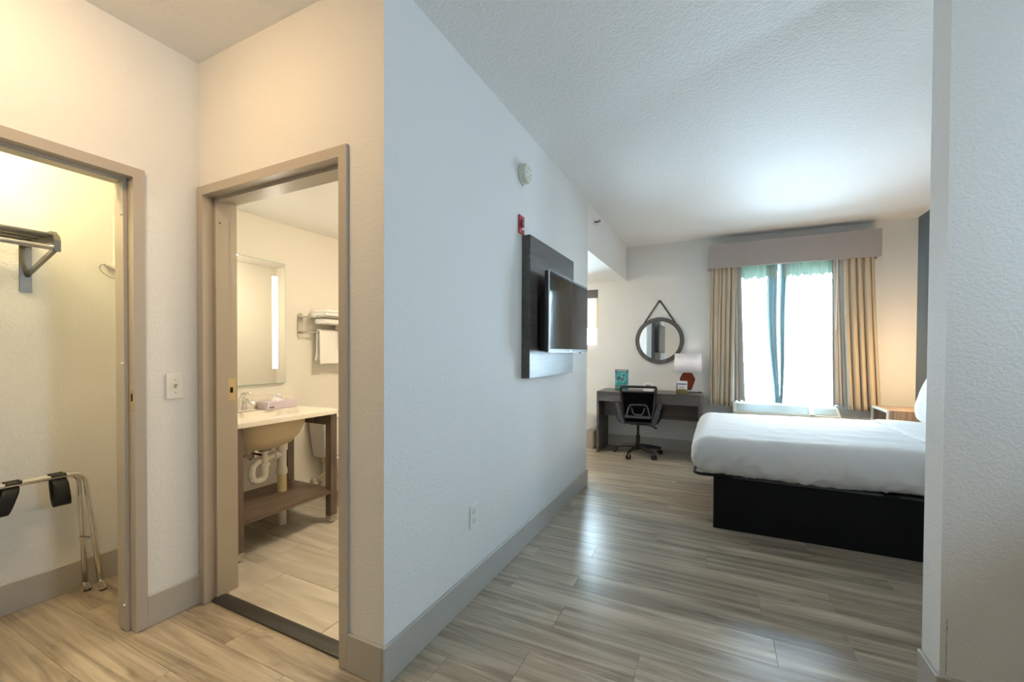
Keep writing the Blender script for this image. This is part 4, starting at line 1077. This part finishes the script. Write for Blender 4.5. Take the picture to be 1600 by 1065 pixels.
vm = thing('vanity_mirror', 'frameless vanity mirror with a lit frosted strip above the sink', 'mirror', (BX, 1.82, 1.01))
W(MB().box(BX+0.004, BX+0.024, 1.470, 2.167, 1.012, 1.936, bev=0.001), 'edge', 'mirroredge', vm)
W(MB().box(BX+0.0241, BX+0.0255, 1.474, 2.163, 1.016, 1.932), 'mirror_glass', 'mirror', vm)
for y in (1.56, 2.08): W(MB().box(BX+0.0256, BX+0.0275, y-0.020, y+0.020, 1.128, 1.823, bev=0.0005), 'light_strip', 'strip', vm)

pl = thing('drain_pipe', 'white plastic drain pipe with curled trap under the sink', 'pipe', (-2.80, 1.86, 0.23))
W(MB().lathe([(0.035, 0.592), (0.040, 0.580), (0.018, 0.578), (0.018, 0.45)], (-2.765, 1.825, 0), 'Z', 20), 'tailpiece', 'pvc', pl, True)
W(MB().lathe([(0, 0.597), (0.042, 0.597), (0.040, 0.583), (0, 0.583)], (-2.765, 1.825, 0), 'Z', 20), 'drain_flange', 'gunmetal', pl, True)
TX, TY = -2.765, 1.825
u_ = [(TX, TY, 0.50), (TX, TY, 0.44)] + [(TX, TY-0.045+0.045*math.cos(a), 0.43+0.045*math.sin(a)) for a in [-(i*PI/10) for i in range(1, 10)]] + [(TX-0.005, TY-0.088, 0.445)] + [(TX-0.012, TY-0.075, 0.485), (TX-0.02, TY-0.04, 0.508), (TX-0.03, TY+0.01, 0.516), (TX-0.045, TY+0.085, 0.522), (TX-0.062, TY+0.165, 0.515)]
W(MB().tube(u_, 0.0225, 16), 'trap', 'pvc', pl, True, sharp=180)
for p, q in (((TX-0.028, TY+0.0, 0.514), (TX-0.034, TY+0.028, 0.518)), ((TX-0.047, TY+0.09, 0.521), (TX-0.054, TY+0.12, 0.519)), ((TX, TY, 0.475), (TX, TY, 0.50))):
    W(MB().tube([p, q], 0.029, 18), 'slip_nut', 'pvc', pl, True)
W(MB().tube([(TX+0.002, TY-0.09, 0.41), (TX+0.02, TY-0.10, 0.405)], [0.012, 0.009], 12), 'cleanout', 'pvc', pl, True)
SXp, SYp = -2.83, 1.995
W(MB().tube([(SXp, SYp, 0.62), (SXp, SYp, 0.60), (SXp, SYp, 0.60), (SXp, SYp, 0.545), (SXp, SYp, 0.545), (SXp, SYp, 0.43), (SXp, SYp, 0.40), (SXp, SYp, 0.375)], [0.030, 0.030, 0.039, 0.039, 0.031, 0.030, 0.038, 0.038], 20), 'standpipe', 'pvc', pl, True, sharp=30)
W(MB().tube([(SXp, SYp, 0.38), (SXp, SYp, 0.2475)], 0.032, 20), 'lower_pipe', 'pvcy', pl, True)
W(MB().tube([(SXp, SYp, 0.2215), (SXp, SYp, 0.005)], 0.030, 20), 'floor_pipe', 'pvc', pl, True)
def valve(x, y, z, label, hot, hose):
    t = thing('supply_valve', label, 'valve', (x, y, z), group='sink supply valves' if hot is not None else None)
    W(MB().tube([(BX+0.001, y, z), (x-0.02, y, z)], 0.008, 10), 'stub_pipe', 'copper' if hot is not None else 'chrome', t, True)
    W(MB().lathe([(0.028, BX+0.001), (0.026, BX+0.006), (0.009, BX+0.008)], (0, y, z), 'X', 18), 'escutcheon', 'chrome', t, True)
    W(MB().tube([(x-0.025, y, z), (x+0.012, y, z)], 0.013, 12), 'valve_body', 'chrome' if hot is not True else 'copper', t, True)
    W(MB().tube([(x+0.010, y, z), (x+0.028, y, z)], [0.018, 0.020], 12), 'handle', 'chrome' if hot is not True else 'copper', t, True)
    W(MB().tube(hose, 0.005, 8), 'hose', 'pvcy', t, True, sharp=180)
valve(-2.88, 1.785, 0.535, 'chrome water supply valve left of the drain pipe', False, [(-2.88, 1.785, 0.545), (-2.90, 1.76, 0.58), (-2.93, 1.74, 0.64), (-2.95, 1.735, 0.72), (-2.96, 1.74, 0.80)])
valve(-2.92, 1.935, 0.505, 'dark copper water supply valve right of the drain pipe', True, [(-2.92, 1.935, 0.515), (-2.94, 1.88, 0.58), (-2.965, 1.85, 0.66), (-2.97, 1.845, 0.80)])

tr_ = thing('towel_rack', 'polished nickel towel shelf rack on the bathroom wall', 'towel rack', (BX, 2.55, 1.36))
RY1 = 2.96
for y in (2.31, RY1-0.03):
    o_ = [(y + 0.024*math.cos(a), (1.546 if math.sin(a) >= 0 else 1.386) + 0.024*math.sin(a)) for a in [i*PI/10 for i in range(20)]]
    W(MB().prism(o_, BX+0.0005, BX+0.008, 'X', 0.001), 'wall_plate', 'nickel', tr_, True)
    W(MB().tube([(BX+0.006, y, 1.535), (BX+0.20, y, 1.535)], 0.009, 10), 'shelf_arm', 'nickel', tr_, True)
    W(MB().tube([(BX+0.006, y, 1.415), (BX+0.075, y, 1.415)], 0.009, 10), 'bar_arm', 'nickel', tr_, True)
for x in (0.05, 0.10, 0.15, 0.20): W(MB().tube([(BX+x, 2.30, 1.538), (BX+x, RY1, 1.538)], 0.006, 8), 'shelf_bar', 'nickel', tr_, True)
W(MB().tube([(BX+0.075, 2.30, 1.415), (BX+0.075, RY1, 1.415)], 0.008, 10), 'hanging_bar', 'nickel', tr_, True)
def hang_towel(y0, y1, x, zt, zb, rx, label, seed):
    def fn(u, v):
        # u across fold front->over bar->back, v along y
        s = (u-0.5)*2
        if abs(s) < 0.12:
            a = s/0.12*PI/2; X = x + rx*math.sin(a); Z = zt + rx*math.cos(a)
        else:
            k = (abs(s)-0.12)/0.88; X = x + math.copysign(rx + 0.012*k, s); Z = zt + (zb-zt)*k*(1 if s > 0 else 0.9)
        y = y0 + (y1-y0)*v
        k = max(0, min(1, (zt-Z)/(zt-zb)))
        return (X + 0.009*math.sin(v*12+seed)*k, y + 0.010*noise.noise(Vector((Z*9, v*3, seed)))*k - (0.01*k if v < 0.5 else -0.01*k), Z)
    o = MB().grid(60, 24, fn).build('towel', 'towel', smooth=True, solid=0.012, sharp=180)
    return tag(o, label, 'towel', 'white towels on the rack')
hang_towel(2.425, 2.74, BX+0.075, 1.422, 1.155, 0.016, 'long white towel hanging from the towel rack bar', 1)
hang_towel(2.60, 2.80, BX+0.105, 1.45, 1.27, 0.030, 'short white washcloth draped over the hanging towel', 2)
b = MB(); 
for k_, (z_, w_) in enumerate(((1.546, 0.0), (1.572, 0.006))): b.box(BX+0.022+w_, BX+0.225-w_, 2.375+w_*3, 2.88, z_, z_+0.025, bev=0.011, seg=3)
tag(b.build('folded_towel', 'towel', smooth=True, sharp=180), 'folded white towel lying on top of the towel rack', 'towel', 'white towels on the rack')
tag(MB().box(BX+0.055, BX+0.185, 2.40, 2.86, 1.485, 1.528, bev=0.012, seg=3).build('towel_bundle', 'towel', smooth=True), 'flat white towel bundle tucked under the rack shelf', 'towel', 'white towels on the rack')

to = thing('toilet', 'white porcelain toilet half hidden beyond the vanity', 'toilet', (-2.75, 2.60, 0))
TYc = 2.60
def tank_ring(z, k):
    hw, d0, d1 = 0.235*k, BX+0.012, BX+0.012 + 0.205*k
    return hw, d0, d1, z
b = MB(); bm = b.bm; rings = []
for z, k in ((0.375, 0.72), (0.39, 0.80), (0.45, 0.86), (0.56, 0.94), (0.70, 1.0)):
    hw, d0, d1, _ = tank_ring(z, k); r = 0.03; ring_ = []
    for cx, cy, a0 in ((d1-r, TYc+hw-r, 0), (d0+r, TYc+hw-r, PI/2), (d0+r, TYc-hw+r, PI), (d1-r, TYc-hw+r, 3*PI/2)):
        for i in range(5): a = a0 + PI/2*i/4; ring_.append(bm.verts.new((cx+r*math.cos(a), cy+r*math.sin(a), z)))
    rings.append(ring_)
for A, B in zip(rings, rings[1:]):
    m_ = len(A)
    for k in range(m_): bm.faces.new((A[k], A[(k+1) % m_], B[(k+1) % m_], B[k]))
bm.faces.new(rings[0][::-1]); bm.faces.new(rings[-1])
W(b, 'tank', 'porcelain', to, True)
W(MB().box(BX+0.006, BX+0.232, TYc-0.245, TYc+0.245, 0.7005, 0.735, bev=0.012, seg=3), 'tank_lid', 'porcelain', to, True)
b = MB(); bm = b.bm; rings = []; n = 32
for z, rx, ry, cx in ((0.005, 0.20, 0.12, -2.62), (0.08, 0.19, 0.11, -2.62), (0.20, 0.17, 0.105, -2.60), (0.30, 0.22, 0.155, -2.575), (0.385, 0.245, 0.185, -2.565), (0.395, 0.24, 0.18, -2.565), (0.39, 0.19, 0.135, -2.56), (0.30, 0.15, 0.10, -2.58), (0.22, 0.05, 0.04, -2.62)):
    rings.append([bm.verts.new((cx + rx*math.cos(2*PI*k/n), TYc + ry*math.sin(2*PI*k/n), z)) for k in range(n)])
for A, B in zip(rings, rings[1:]):
    for k in range(n): bm.faces.new((A[k], A[(k+1) % n], B[(k+1) % n], B[k]))
bm.faces.new(rings[0][::-1]); bm.faces.new(rings[-1])
W(b, 'bowl', 'porcelain', to, True)
b = MB(); 
W(MB().lathe([(0.135, 0.397), (0.140, 0.412), (0.182, 0.412), (0.187, 0.397), (0.135, 0.397)], (-2.565, TYc, 0), 'Z', 40), 'seat', 'porcelain', to, True)
W(MB().box(BX+0.03, -2.74, TYc-0.11, TYc+0.11, 0.20, 0.374, bev=0.02), 'bowl_neck', 'porcelain', to, True)
W(MB().tube([(BX+0.10, TYc-0.15, 0.376), (BX+0.10, TYc-0.15, 0.335)], [0.018, 0.014], 12), 'fill_shank', 'brass', to, True)
valve(-2.985, 2.425, 0.165, 'chrome supply valve with hose below the toilet tank', None, [(-2.985, 2.425, 0.175), (-2.97, 2.43, 0.215), (-2.955, 2.46, 0.24), (-2.94, 2.51, 0.235), (-2.93, 2.545, 0.20), (-2.93, 2.57, 0.21), (-2.94, 2.56, 0.28), (-2.95, 2.45, 0.34)])

bl_ = thing('bathroom_ceiling_light', 'warm bathroom ceiling light out of sight above the doorway', 'lamp', (-1.75, 2.4, 2.252))
M['bath_glow'] = plain('bath_glow', (1, 0.95, 0.85), 0.5, emit=((1.0, 0.84, 0.60), BATH_LAMP))
W(MB().lathe([(0, 2.2515), (0.17, 2.2515), (0.17, 2.235), (0, 2.235)], (-1.75, 2.4, 0), 'Z', 36), 'housing', 'nickel', bl_, True)
W(MB().lathe([(0.155, 2.2345), (0.155, 2.215), (0.12, 2.18), (0.06, 2.165), (0, 2.16)], (-1.75, 2.4, 0), 'Z', 36), 'dome', 'bath_glow', bl_, True)
